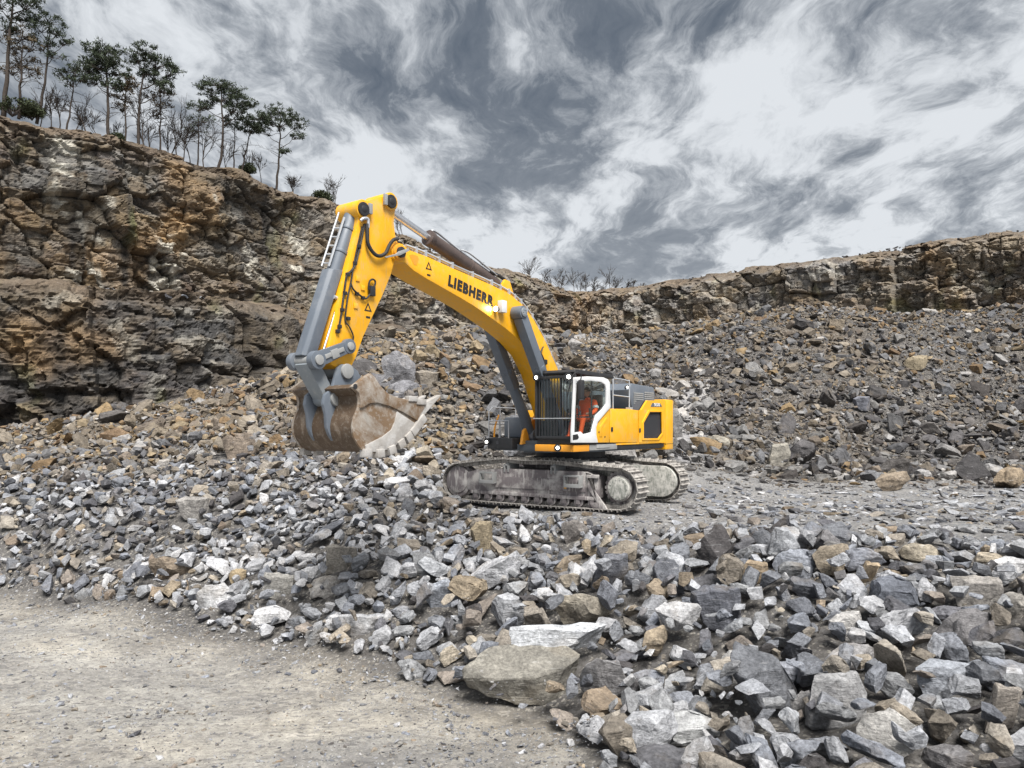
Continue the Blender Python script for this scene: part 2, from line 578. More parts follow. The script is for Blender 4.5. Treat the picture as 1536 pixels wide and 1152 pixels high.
M['bark'] = plain('pine_bark', (.052, .042, .036), .95, .4)
M['twig'] = plain('bare_twigs', (.055, .046, .041), .95, .3)
M['needle'] = plain('pine_needles', (.045, .058, .036), .8, .5, 1.5)
M['needle_brown'] = plain('dry_leaves', (.085, .066, .042), .85, .4, 1.5)
M['shrub'] = plain('shrub_leaves', (.045, .055, .028), .85, .45, 2)


# ------------------------------------------------------------------ the pit floor and slopes
def g0(px, py, z):
    """ground point seen at a pixel, with known height"""
    Y = (H - z) * F / (py - HZ)
    return ((px - CX) / F * Y, Y, z)


CTRL = []
for px, py in ((0, 875), (130, 890), (300, 940), (440, 950), (600, 1000), (700, 1040), (830, 1066)):
    CTRL.append(g0(px, py, -2.0))
for x in (-30, -20, -14, -9, -5, -2):
    for y in (2, 6, 9.5):
        CTRL.append((x, y, -2.0))
CTRL += [(-20, 14, -2.0), (-12, 14, -2), (-8, 12.5, -2.0), (-30, 16, -2.0), (0, 8.6, -1.98), (0, 5, -2), (3, 2, -1.9), (10, 2, -1.6)]
for px, py, Y in ((1150, 1152, 7.5), (1536, 1152, 7.0), (1536, 1000, 8.6), (1300, 950, 10.0), (1050, 1000, 10.3), (900, 900, 12.6),
                  (800, 850, 15), (700, 800, 17), (600, 850, 15), (600, 760, 18.5), (450, 800, 17.5), (450, 720, 20.5),
                  (350, 850, 16.8), (250, 780, 19.5), (100, 780, 20), (100, 700, 24), (250, 700, 23.5), (0, 664, 42), (150, 612, 47),
                  (290, 582, 49), (400, 572, 45), (440, 586, 36), (300, 640, 33), (500, 530, 55), (560, 640, 27), (600, 546, 33), (650, 492, 42), (560, 496, 45),
                  (700, 484, 50), (700, 600, 29), (720, 680, 24.5), (640, 695, 22), (1250, 690, 34), (1250, 600, 44), (1250, 520, 53),
                  (1250, 465, 60), (1450, 462, 62), (1536, 447, 64), (1536, 600, 48), (1050, 600, 42), (1050, 502, 56), (1150, 470, 59),
                  (950, 524, 55), (950, 600, 36), (850, 500, 60), (850, 600, 33), (790, 492, 58), (1000, 690, 26), (1400, 580, 47), (1130, 540, 50)):
    p = W(px, py, Y)
    CTRL.append((p.x, p.y, p.z))
for x, y in ((-1.5, 19.5), (0, 18), (2, 16.8), (1.5, 19), (3.5, 17), (4.5, 19), (2, 21.5), (5, 22), (0, 21.2), (4.55, 14.9), (6.3, 13.4), (8.3, 11.9),
             (8, 17), (12, 18), (8, 23), (12, 24), (16, 20), (10, 28.5), (14, 28), (20, 27), (12, 10.5), (20, 14), (30, 20), (22, 33), (17, 34)):
    CTRL.append((x, y, 0.02))
CTRL += [(-36, 30, .2), (-36, 22, -1.2), (-50, 30, 0), (-38, 46, 2.0), (-50, 45, 2), (-40, 62, 4), (-30, 58, 4.5), (-22, 62, 6), (-60, 60, 3),
         (-14, 66, 9.5), (-6, 72, 10.5), (2, 84, 11), (10, 96, 11), (20, 92, 11), (34, 84, 11.5), (48, 78, 12), (60, 72, 14), (66, 60, 13),
         (60, 45, 4), (45, 35, .5), (60, 25, 0), (10, 125, 11), (-20, 110, 11), (50, 110, 12), (-50, 100, 9), (75, 100, 14), (75, 5, -.5), (40, 3, -1), (-62, 3, -2)]
CTRL = np.array(CTRL)


def tps_fit(P, lam=.35):
    n = len(P)
    d2 = (P[:, None, 0] - P[None, :, 0]) ** 2 + (P[:, None, 1] - P[None, :, 1]) ** 2
    K = .5 * d2 * np.log(d2 + 1e-9) + lam * np.eye(n)
    A = np.zeros((n + 3, n + 3)); A[:n, :n] = K
    A[:n, n] = 1; A[:n, n + 1:] = P[:, :2]; A[n:, :n] = A[:n, n:].T
    return np.linalg.solve(A, np.concatenate([P[:, 2], np.zeros(3)]))


TW = tps_fit(CTRL)


def base_h(x, y):
    x = np.asarray(x, float); y = np.asarray(y, float)
    sh = x.shape; x = x.ravel(); y = y.ravel()
    z = np.zeros(len(x))
    for i in range(0, len(x), 20000):
        s = slice(i, i + 20000)
        d2 = (x[s, None] - CTRL[None, :, 0]) ** 2 + (y[s, None] - CTRL[None, :, 1]) ** 2
        z[s] = (.5 * d2 * np.log(d2 + 1e-9)) @ TW[:-3] + TW[-3] + TW[-2] * x[s] + TW[-1] * y[s]
    return z.reshape(sh)


def interp(x, xs, ys):
    return np.interp(x, xs, ys)


def toe_y(x):      # where the dirt floor meets the foot of the rock pile
    return interp(x, [-40, -22, -13, -10.3, -6.3, -4.3, -1.9, -.7, .5, .95, 1.15, 1.3], [23, 21, 18.4, 17.2, 14.6, 13.9, 12.0, 10.9, 10.2, 8.8, 6.6, 4])


def crest_y(x):    # front edge of the bench the machine stands on
    return interp(x, [-3, -1.5, 1, 2.6, 4.5, 6.4, 8.3, 12, 30], [20.3, 18.6, 16.6, 15.3, 14.7, 13.0, 11.8, 10, 6])


def back_y(x):     # where the bench meets the slopes behind
    return interp(x, [-4, -2, 0, 3, 5, 9, 14, 22, 40], [20, 21.5, 22.8, 24, 25, 28.5, 28, 30, 34])


def on_floor(x, y):
    return np.clip((toe_y(x) + .3 * vn(x * .9, y * .9, 5) - y) / .9, 0, 1)


def on_bench(x, y):
    a = np.clip((y - crest_y(x) + .2) / .8, 0, 1); b = np.clip((back_y(x) - y) / 1.5, 0, 1); c = np.clip((x + 1.7) / 1.0, 0, 1)
    return a * b * c


UC = Vector((1.55, 19.15, 0))                 # slewing centre of the machine
TR_A = R(147)                                 # heading of the tracks


def under_machine(x, y, grow=0.0):
    dx = x - UC.x; dy = y - UC.y
    s = dx * math.cos(TR_A) + dy * math.sin(TR_A); l = -dx * math.sin(TR_A) + dy * math.cos(TR_A)
    return (abs(s) < 2.75 + grow) & (abs(l) < 1.75 + grow)


def terrain_h(x, y):
    z = base_h(x, y)
    fl = on_floor(x, y); be = on_bench(x, y); r = 1 - np.maximum(fl, be)
    far = np.clip((y - 28) / 10, 0, 1)
    z = z + r * (.22 * fbm(x * .7, y * .7, 4, 3) + far * (.9 * fbm(x * .16, y * .16, 4, 21) - .75) + far * .4 * fbm(x * .6, y * .6, 3, 22))
    z = z + fl * (.05 * fbm(x * .5, y * .8, 4, 9) + .02 * fbm(x * 3, y * 3, 3, 10))
    z = z + be * (.07 * fbm(x * .6, y * .6, 3, 12) + .03 * fbm(x * 3, y * 3, 3, 13))
    um = under_machine(x, y, .25)
    z = np.where(um, np.minimum(z, .06), z)
    return z


def mix3(a, b, f):
    return a * (1 - f[..., None]) + np.array(b) * f[..., None]


def build_ground():
    xs = np.concatenate([np.arange(-62, -16, .55), np.arange(-16, 17, .13), np.arange(17, 78, .55)])
    ys = np.concatenate([np.arange(2, 26, .13), np.arange(26, 70, .4), np.arange(70, 126, 1.5)])
    X, Y = np.meshgrid(xs, ys)
    Z = terrain_h(X, Y)
    fl = on_floor(X, Y); be = on_bench(X, Y)
    c = np.zeros(X.shape + (3,)) + np.array((.062, .058, .056))
    br = np.clip(.5 + 1.6 * fbm(X * .12, Y * .12, 4, 31), 0, 1)
    c = mix3(c, (.105, .086, .066), br * .8)
    dk = np.clip((-X - 4) / 6, 0, 1) * np.clip((30 - Y) / 6, 0, 1)
    c = mix3(c, (.11, .11, .115), dk * .8)
    # pale dust that ran down the slope behind the machine
    ax, ay, bx_, by_ = 6.2, 27.5, 11.5, 46.0
    tt = np.clip(((X - ax) * (bx_ - ax) + (Y - ay) * (by_ - ay)) / ((bx_ - ax) ** 2 + (by_ - ay) ** 2), 0, 1)
    dd = np.hypot(X - ax - tt * (bx_ - ax), Y - ay - tt * (by_ - ay)) + 1.0 * fbm(X * .8, Y * .5, 3, 88)
    c = mix3(c, (.36, .36, .375), np.clip(1.6 - dd, 0, 1) * .85)
    fr = np.clip((24 - Y) / 4, 0, 1) * (1 - be)
    c = mix3(c, (.125, .12, .117), fr * .9)
    c = mix3(c, (.235, .235, .24), be)
    n = fbm(X * .35, Y * .6, 4, 41)
    flc = np.zeros_like(c) + np.array((.405, .395, .375))
    flc = mix3(flc, (.47, .44, .39), np.clip(n * 2.2, 0, 1) * .8)
    flc = mix3(flc, (.32, .31, .295), np.clip(-n * 2.6 - .05, 0, 1) * .8)
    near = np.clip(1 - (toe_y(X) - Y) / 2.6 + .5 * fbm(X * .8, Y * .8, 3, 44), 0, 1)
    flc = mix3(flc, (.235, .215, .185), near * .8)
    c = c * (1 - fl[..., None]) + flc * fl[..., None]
    ny, nx = X.shape
    idx = np.arange(nx * ny).reshape(ny, nx)
    q = np.stack([idx[:-1, :-1], idx[:-1, 1:], idx[1:, 1:], idx[1:, :-1]], -1).reshape(-1, 4)
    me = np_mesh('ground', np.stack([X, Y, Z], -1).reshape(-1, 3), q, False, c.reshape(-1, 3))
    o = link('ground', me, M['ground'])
    tag(o, kind='structure')
    return o


build_ground()

# ------------------------------------------------------------------ quarry walls
PAL_L = [(.40, .385, .35), (.27, .26, .245), (.31, .285, .245), (.22, .215, .21), (.36, .29, .20), (.10, .078, .055), (.155, .115, .07), (.22, .15, .08), (.075, .068, .062), (.125, .105, .08), (.30, .215, .12), (.17, .16, .145), (.13, .085, .062), (.095, .09, .085), (.19, .15, .10)]
PAL_LOW = [(.13, .127, .125), (.062, .058, .056), (.085, .078, .072), (.11, .095, .08), (.155, .12, .08), (.12, .12, .12), (.07, .065, .068), (.10, .085, .07), (.20, .155, .10)]
PAL_R = [(.17, .165, .16), (.23, .205, .17), (.29, .225, .145), (.135, .13, .135), (.34, .31, .265), (.20, .18, .15), (.15, .13, .105), (.24, .23, .225), (.26, .185, .115)]


def build_wall(name, pts, ds, ntr, seed, pal_fn, amp=1.0, shelf=60.0, lip=.5):
    """pts: x, y, ztop, zbottom, setback (how far the upper part leans back), knee (height fraction where that starts)"""
    P = np.array(pts, float)
    d = np.concatenate([[0], np.cumsum(np.hypot(*np.diff(P[:, :2], axis=0).T))])
    fine = np.arange(0, d[-1], .5)
    sp = smooth_path([(p[0], p[1], 0) for p in pts], 24)
    sp = np.array([(v.x, v.y) for v in sp])
    dd = np.concatenate([[0], np.cumsum(np.hypot(*np.diff(sp, axis=0).T))])
    S = np.arange(0, dd[-1], ds)
    x = np.interp(S, dd, sp[:, 0]); y = np.interp(S, dd, sp[:, 1])
    par = np.interp(S, dd, np.linspace(0, len(pts) - 1, len(sp)))
    col = lambda k: np.interp(par, np.arange(len(pts)), P[:, k])
    zt, zb, sb, kn = col(2), col(3), col(4), col(5)
    k = max(3, int(6 / ds)) | 1
    tx = np.gradient(x); ty = np.gradient(y)
    pad = np.pad(tx, k, 'edge'); tx = np.convolve(pad, np.ones(k) / k, 'same')[k:-k]
    pad = np.pad(ty, k, 'edge'); ty = np.convolve(pad, np.ones(k) / k, 'same')[k:-k]
    ln = np.hypot(tx, ty); nx, ny = ty / ln, -tx / ln
    # wall rows
    T = np.linspace(0, 1, ntr)
    Sg, Tg = np.meshgrid(S, T)
    zt_n = zt + lip * fbm(S * .25, S * 0 + 3, 4, seed + 5) + lip * .6 * (cells(S * .35, S * 0 + .5, seed + 6)[2] - .5)
    Zg = zb + (zt_n - zb) * Tg
    up = np.clip((Tg - kn) / (1 - kn + 1e-6), 0, 1)
    off = sb * (1 - up)                                    # face stands in front of the top edge by the setback
    off = off + (1 - Tg) * 1.2
    dip = .05 * Sg
    wx = Sg + .04 * Zg + .45 * fbm(Sg * .35, Zg * .35, 3, seed + 11); wz = Zg + dip + .40 * fbm(Sg * .3 + 40, Zg * .35, 3, seed + 12)
    D = 1.3 * fbm(Sg * .07, Zg * .07, 3, seed + 1) + .2 * fbm(Sg * .3, Zg * .22, 3, seed + 14)
    ids = []
    crack = np.zeros_like(D)
    rough = .45 + 1.0 * np.clip(.5 + 1.3 * fbm(Sg * .10, Zg * .14, 3, seed + 17), 0, 1)
    for (sx, sz, a, tilt, sd, jt_) in ((6.0, 4.6, 1.7, .35, 2, .75), (2.9, 2.0, 1.05, .4, 3, .8), (1.25, .75, .55, .5, 4, .85), (.60, .33, .26, .5, 5, .9)):
        f1, f2, cid, bx, by = cells(wx / sx, wz / sz, seed + sd, jt_)
        tx_ = _h(np.floor(cid * 9973), np.floor(cid * 7919), 1) - .5; tz_ = _h(np.floor(cid * 9973), np.floor(cid * 7919), 2) - .40
        rr = rough if sx < 2 else 1.0
        D = D + rr * (a * (cid - .5) + tilt * a * (bx * tx_ * 2 + by * tz_ * 2))
        crack = crack + np.clip(1 - (f2 - f1) / .09, 0, 1) * a * .22 * rr
        ids.append(cid)
    # a few tall open joints
    jt = cells(Sg / 8.5 + .01 * Zg, Zg * 0 + .5, seed + 19)
    D = D + 1.2 * (jt[2] - .5) + .3 * jt[3]
    fall = np.clip(up, 0, 1)
    D = (D - crack) * amp * (1 - .2 * fall)
    D = D + .10 * fbm(Sg * 2.8, Zg * 2.8, 3, seed + 15)
    D = D * np.clip((1 - Tg) * 12 + .5, 0, 1)
    off = off + D
    Xg = x + nx * off; Yg = y + ny * off
    c = pal_fn(Sg, Zg, Tg, ids, crack, par, up)
    # plateau rows behind the lip
    back = np.array([.25, .6, 1.1, 1.8, 2.8, 4.2, 6, 9, 14, 24, 40, 60]) / 60 * shelf
    off_t = off[-1]
    Xs, Ys, Zs, Cs = [Xg], [Yg], [Zg], [c]
    for bk in back:
        o2 = off_t - bk
        xx = x + nx * o2; yy = y + ny * o2
        Xs.append(xx[None]); Ys.append(yy[None])
        Zs.append((zt_n + .1 * min(bk, 3) + .35 * fbm(xx * .4, yy * .4, 3, seed + 30) * min(1, bk) + .02 * bk)[None])
        Cs.append(np.broadcast_to(np.array((.11, .085, .06)) * (1 + .4 * fbm(xx * .5, yy * .5, 3, 77))[:, None], (1, len(xx), 3)))
    X = np.concatenate(Xs); Y = np.concatenate(Ys); Z = np.concatenate(Zs); Cc = np.concatenate(Cs)
    nr, nc = X.shape
    idx = np.arange(nr * nc).reshape(nr, nc)
    q = np.stack([idx[:-1, :-1], idx[:-1, 1:], idx[1:, 1:], idx[1:, :-1]], -1).reshape(-1, 4)
    me = np_mesh(name, np.stack([X, Y, Z], -1).reshape(-1, 3), q, True, Cc.reshape(-1, 3))
    o = link(name, me, M['cliff'])
    tag(o, kind='structure')
    return o


def wall_cols(pal, seed, streak=.5, white=.5):
    def fn(S, Z, T, ids, crack, par, up):
        c = pick(ids[0] * .999, pal) * .22 + pick(ids[1], pal) * .34 + pick(ids[2], pal) * .30 + pick(ids[3], pal) * .14
        reg = fbm(S * .06, Z * .1, 3, seed)
        c = c * (1 + .5 * reg[..., None])
        och = np.clip(fbm(S * .16 + 9, Z * .13, 4, seed + 1) * 2.6 - .55, 0, 1)
        c = mix3(c, (.34, .215, .10), och * .55)
        st = np.clip(fbm(S * 1.0, Z * .06, 4, seed + 2) * 3.2 - .6, 0, 1)
        c = mix3(c, (.03, .028, .026), st * streak)
        wh = np.clip(fbm(S * .5, Z * .22, 5, seed + 3) * 5 - .75, 0, 1) * (ids[2] > .5)
        c = mix3(c, (.50, .48, .42), wh * white)
        ol = np.clip(fbm(S * .4, Z * .25, 3, seed + 4) * 3 - 1.0, 0, 1)
        c = mix3(c, (.15, .15, .06), ol * .55)
        c = mix3(c, (.12, .10, .078), np.clip(up * 1.4, 0, 1) * .5)
        tp = np.clip((T - .90) / .08 + .5 * fbm(S * .5, Z * .5, 3, seed + 8), 0, 1)
        c = mix3(c, (.11, .08, .055), tp * .6)
        return c
    return fn


colL = wall_cols(np.array(PAL_L) * .74, 200, .8, .85)
colR = wall_cols(np.array(PAL_R) * .82, 240, .45, .4)
colLow = wall_cols(np.array(PAL_LOW) * .72, 280, .5, .25)


def upper_cols(S, Z, T, ids, crack, par, up):
    f = np.clip((par - 5.5) / 3.0, 0, 1)
    return colL(S, Z, T, ids, crack, par, up) * (1 - f[..., None]) + colR(S, Z, T, ids, crack, par, up) * f[..., None]


def top_pt(px, py, z):
    Y = (z - H) * F / (HZ - py)
    return ((px - CX) / F * Y, Y)


UPPER = []
for px, py, zt, zb, sb, kn in ((-420, 95, 27.5, 9, .6, .93), (-200, 135, 27, 9, .6, .93), (0, 172, 27, 9, .6, .92), (110, 195, 27, 9, .6, .92), (200, 217, 27, 9, .5, .93), (330, 252, 27, 9, .5, .93),
                               (430, 286, 27, 9, .6, .93), (510, 303, 27, 9, 1.0, .9), (600, 352, 26, 8, 2.0, .85), (700, 395, 26, 8, 3, .84), (790, 412, 26, 8, 3, .84),
                               (860, 438, 25, 8, 3.0, .90), (930, 434, 25, 8, 3.0, .90), (1000, 423, 25, 8, 3.0, .90), (1100, 407, 25, 8, 3.0, .90), (1250, 387, 25, 9, 3.0, .90),
                               (1400, 363, 25, 9, 3.0, .90), (1536, 344, 25, 9, 3.0, .90), (1800, 300, 25, 9, 4, .74), (2100, 255, 25, 9, 4, .74)):
    x, y = top_pt(px, py, zt)
    UPPER.append((x, y, zt, zb, sb, kn))
build_wall('quarry_wall', UPPER, .13, 150, 100, upper_cols)
LOWER = []
for px, py, zt, zb in ((-450, 410, 12.2, 0), (-200, 418, 12.2, 0), (0, 424, 12.2, 0), (150, 432, 12.2, 0), (290, 445, 12.2, 1), (440, 468, 12.4, 2), (560, 490, 12.6, 5), (660, 505, 12.6, 7)):
    x, y = top_pt(px, py, zt)
    LOWER.append((x, y, zt, zb, .8, .88))
build_wall('lower_quarry_wall', LOWER, .13, 84, 140, colLow, .8, 16.0, .8)


# ------------------------------------------------------------------ the excavator
BY = R(180 + 54)                                     # heading of the upper carriage
FX, FY = math.cos(BY), math.sin(BY)
LX, LY = -FY, FX


def P(px, py, v):
    """pixel on the machine's vertical plane at side offset v -> (u forward, z)"""
    k = (px - CX) / F
    u = (k * (UC.y + LY * v) - (UC.x + LX * v)) / (FX - k * FY)
    Y = UC.y + FY * u + LY * v
    return (u, H + (HZ - py) / F * Y)


def PL(lst, v):
    return [P(a, b, v) for a, b in lst]


EX = empty('excavator', UC, BY)
tag(EX, 'yellow crawler excavator with bucket raised, parked on the broken rock bench', 'excavator')
RT = Matrix.Rotation(TR_A - BY, 4, 'Z')              # track frame -> machine frame


def disc_bolts(m, c, axis_y, r, n, br, h):
    for i in range(n):
        a = 2 * math.pi * i / n
        m.cyl((c[0] + r * math.cos(a), axis_y, c[2] + r * math.sin(a)), (c[0] + r * math.cos(a), axis_y + h, c[2] + r * math.sin(a)), br, n=6)


def track_side(side):
    l0 = side * 1.40
    o = 1 if side > 0 else -1                        # outward direction
    near = side > 0
    fr = MB()
    fr.prism([(-1.62, .36), (2.1, .36), (2.3, .55), (2.3, .82), (1.9, .92), (.9, .98), (-1.35, .98), (-1.62, .86)], l0 - .24, l0 + .24)
    fr.box(-1.55, 2.05, l0 - .29, l0 + .29, .31, .40)
    fr.prism([(-1.3, .50), (1.5, .50), (1.5, .78), (-1.3, .78)], l0 + o * .235, l0 + o * .27)
    frame = fr.build('track_frame', M['frame'], EX, .012, xf=RT)
    # belt path
    loop = []
    loop += [(-2.15 + .47 * math.cos(R(a)), .62 + .47 * math.sin(R(a))) for a in range(100, 271, 10)]
    loop += [(-1.4, .135), (0, .13), (1.6, .135)]
    loop += [(2.5 + .45 * math.cos(R(a)), .60 + .45 * math.sin(R(a))) for a in range(-90, 81, 10)]
    loop += [(1.85, 1.13), (1.05, 1.215), (.4, 1.185), (-.3, 1.205), (-.9, 1.175), (-1.6, 1.11)]
    pts = [Vector((a, 0, b)) for a, b in loop]; pts.append(pts[0])
    seg = [(pts[i + 1] - pts[i]).length for i in range(len(pts) - 1)]
    tot = sum(seg); n = 53; pitch = tot / n

    def at(d):
        d %= tot
        for i, s in enumerate(seg):
            if d <= s: return pts[i].lerp(pts[i + 1], d / s)
            d -= s
        return pts[-1]
    ch = MB()
    mats = []
    for k in range(n):
        p = at(k * pitch); q = at(k * pitch + .5 * pitch); r_ = at((k + 1) * pitch)
        t = (r_ - p).normalized(); nrm = Vector((0, 1, 0)).cross(t)
        nrm = t.cross(Vector((0, 1, 0)))
        cen = Vector((.05, 0, .62))
        if nrm.dot(q - cen) < 0: nrm = -nrm
        lat = nrm.cross(t)
        Mx = Matrix((t, lat, nrm)).transposed().to_4x4()
        Mx.translation = (p + r_) / 2 + Vector((0, l0, 0))
        mats.append(Mx)
        for yy in (-.10, .10):
            ch.box(-pitch * .56, pitch * .56, yy - .03, yy + .03, -.085, .005, Mx)
        ch.cyl(Mx @ Vector((pitch * .5, -.15, -.045)), Mx @ Vector((pitch * .5, .15, -.045)), .03, n=6)
    chain = ch.build('crawler_chain', M['track'], EX, xf=RT)
    pm = MB()
    pm.box(-pitch * .50, pitch * .50, -.30, .30, .008, .032)
    pm.prism([(-pitch * .46, .03), (-pitch * .30, .03), (-pitch * .35, .085), (-pitch * .41, .085)], -.30, .30)
    pm.prism([(pitch * .16, .03), (pitch * .32, .03), (pitch * .27, .07), (pitch * .21, .07)], -.30, .30)
    first = pm.build('track_pad', M['track'], chain, .005, seg=1)
    first.matrix_local = mats[0]
    for Mx in mats[1:]:
        c = first.copy(); COL.objects.link(c); c.parent = chain; c.matrix_local = Mx
    # running gear, under the frame
    rl = MB()
    rl.cyl((0, -.2, 0), (0, .2, 0), .095, n=14).cyl((0, -.24, 0), (0, -.16, 0), .125, n=14).cyl((0, .16, 0), (0, .24, 0), .125, n=14)
    rl.box(-.05, .05, .245, .28, -.05, .1).box(-.05, .05, -.28, -.245, -.05, .1)
    rl.cyl((0, -.262, 0), (0, .262, 0), .06, n=10)
    r0 = rl.build('roller', M['frame'], frame, smooth=40)
    for i in range(10):
        c = r0 if i == 0 else r0.copy()
        if i: COL.objects.link(c); c.parent = frame
        c.location = (-1.48 + i * .375, l0, .255)
    for s in (.95, -.42):
        cr = MB().cyl((s, l0 - .2, 1.06), (s, l0 + .2, 1.06), .075, n=12)
        cr.box(s - .075, s - .035, l0 - .25, l0 + .262, .9, 1.10).box(s + .035, s + .075, l0 - .25, l0 + .262, .9, 1.10).box(s - .075, s + .075, l0 + .2, l0 + .262, 1.06, 1.10)
        cr.build('carrier_roller', M['steel'], frame, .004)
    m = MB().cyl((2.5, l0 - .22, .6), (2.5, l0 + .22, .6), .40, n=32).cyl((2.5, l0 - .12, .6), (2.5, l0 + .12, .6), .44, n=32)
    m.cyl((2.5, l0 + o * .2, .6), (2.5, l0 + o * .245, .6), .30, n=24)
    m.build('idler', M['frame'], frame, .01)
    m = MB()
    m.cyl((-2.15, l0 - .20, .62), (-2.15, l0 + .20, .62), .30, n=32)
    for i in range(22):
        a = 2 * math.pi * i / 22
        Mx = Matrix.Translation((-2.15, l0, .62)) @ Matrix.Rotation(a, 4, 'Y')
        m.box(.34, .44, -.04, .04, -.035, .035, Mx)
    m.cyl((-2.15, l0 - .055, .62), (-2.15, l0 + .055, .62), .40, n=32)
    disc_bolts(m, (-2.15, 0, .62), l0 + o * .05, .35, 20, .017, o * .03)
    sp = m.build('sprocket', M['frame'], frame, smooth=40)
    m = MB().cyl((-2.15, l0 + o * .06, .62), (-2.15, l0 + o * .25, .62), .285, .275, n=32)
    m.cyl((-2.15, l0 + o * .25, .62), (-2.15, l0 + o * .272, .62), .265, .255, n=32)
    disc_bolts(m, (-2.15, 0, .62), l0 + o * .27, .215, 14, .014, o * .016)
    m.build('drive_hub', M['hub'], frame, .006)
    # inner motor guard: flat plate with a round end
    io = -o
    prof = arc((-2.15, .62), .40, 90, 270, 14) + [(-1.2, .22), (-1.2, 1.02)]
    m = MB().prism(prof, l0 + io * .26, l0 + io * .40)
    disc_bolts(m, (-2.15, 0, .62), l0 + io * .40, .33, 10, .015, io * .01)
    m.build('motor_guard', M['hub'], frame, .012)
    # rear guide guard
    m = MB().prism([(-1.46, .93), (-1.34, .95), (-1.50, .62), (-1.84, .20), (-1.88, .13), (-1.50, .14), (-1.44, .24), (-1.62, .28), (-1.42, .55), (-1.36, .66)], l0 + o * .25, l0 + o * .30)
    m.box(-1.66, -1.36, l0 + o * .24, l0 + o * .31, .84, .92)
    m.build('guide_guard', M['frame'], frame, .008)
    for s in (-1.02, 1.45):
        a, b, c, d = s - .22, s + .22, .60, .90
        m = ring([(a, c), (b, c), (b, d), (a, d)], [(a + .04, c + .09), (b - .04, c + .09), (b - .04, d - .045), (a + .04, d - .045)], l0 + o * .38, l0 + o * .43)
        m.box(a, b, l0 + o * .25, l0 + o * .385, c + .002, c + .05).box(a, a + .04, l0 + o * .25, l0 + o * .385, c + .05, d - .002).box(b - .04, b, l0 + o * .25, l0 + o * .385, c + .05, d - .002)
        m.build('step', M['steel'], frame, .006)
    if near:
        m = MB().box(-.80, -.73, l0 + .271, l0 + .274, .56, .72)
        m.build('decal', M['sticker'], frame)
        m = MB()
        for i, w in enumerate((.03, .05, .03)): m.box(-.79, -.79 + w, l0 + .2745, l0 + .2765, .585 + i * .045, .605 + i * .045)
        m.build('decal_print', M['text'], frame)
    return frame


track_side(1)
track_side(-1)
m = MB().box(-1.3, 1.3, -1.18, 1.18, .62, .98).box(-.9, .9, -.9, .9, .55, 1.12)
m.build('car_body', M['frame'], EX, .03, xf=RT)
m = MB().cyl((0, 0, 1.10), (0, 0, 1.24), .98, n=48).cyl((0, 0, 1.24), (0, 0, 1.46), .92, n=48)
for i in range(40):
    a = 2 * math.pi * i / 40
    m.cyl((.95 * math.cos(a), .95 * math.sin(a), 1.24), (.95 * math.cos(a), .95 * math.sin(a), 1.27), .018, n=6)
m.build('slewing_ring', M['black'], EX, smooth=40)

# --- upper carriage deck
SV = 1.5
m = MB().box(-2.7, 1.5, -1.40, 1.40, 1.44, 1.60).box(-1.9, 1.45, -.50, .38, 1.40, 1.7).box(1.4, 2.2, .42, 1.42, 1.46, 1.60)
deck = m.build('upper_deck', M['hood'], EX, .015)
m = MB().prism([(.55, 1.7), (1.6, 1.6), (1.5, 1.95), (.95, 2.35), (.55, 2.3)], -.52, -.44).prism([(.55, 1.7), (1.6, 1.6), (1.5, 1.95), (.95, 2.35), (.55, 2.3)], .32, .40)
m.build('boom_bracket', M['orange'], EX, .01)
# sill below the cab
m = MB().box(2.16, 2.27, .40, 1.42, 1.47, 1.63)
m.build('front_sill', M['orange'], EX, .02)
m = MB().box(1.55, 2.26, 1.42, 1.475, 1.47, 1.625)
m.build('side_sill', M['orange'], EX, .015)
m = MB().box(.15, 1.53, 1.40, 1.47, 1.485, 1.62).box(.55, 1.2, 1.471, 1.48, 1.53, 1.56)
m.build('step_plate', M['steel'], EX, .01)
m = MB().box(-2.72, .12, 1.40, 1.455, 1.475, 1.575)
m.build('lower_trim', M['black'], EX, .01)
m = MB().box(-2.72, .2, 1.40, 1.475, 1.585, 1.625)
m.build('sill_strip', M['yellow'], EX, .006)


def lamp(parent, c, d, r=.07, housing=True, name='work_lamp'):
    """round work lamp facing direction d, with a lit lens"""
    c = Vector(c); d = Vector(d).normalized()
    h = MB().cyl(c - d * .09, c, r * .75, r * 1.15, n=18).build(name, M['black'], parent, smooth=40)
    MB().cyl(c - d * .004, c + d * .012, r * .52, r * .45, n=18).build('lens', M['lamp'], h)
    return h


lamp(deck, (2.30, 1.06, 1.56), (1, .35, -.05), .075)

# --- cab
cb = MB()
CU0, CU1, CV0, CV1 = .36, 2.2, .42, 1.47
cb.box(CU0, CU1, CV0, CV1, 1.64, 1.74)                                   # floor
for (u0, u1, v0, v1) in ((CU1 - .06, CU1, CV0, CV0 + .07), (CU1 - .06, CU1, CV1 - .08, CV1), (CU0, CU0 + .09, CV0, CV0 + .08), (1.15, 1.2, CV0, CV0 + .05)):
    cb.box(u0, u1, v0, v1, 1.74, 3.26)
cb.box(CU0 + .01, CU1, CV0, CV0 + .05, 1.74, 2.2)                         # right lower wall
cb.box(CU0, CU0 + .06, CV0 + .08, CV1 - .05, 1.74, 2.25)                 # rear lower wall
cb.box(CU1 - .05, CU1 + .015, CV0 + .07, CV1 - .08, 1.72, 1.80)           # front bottom bar
cab = cb.build('cab', M['black'], EX, .012)
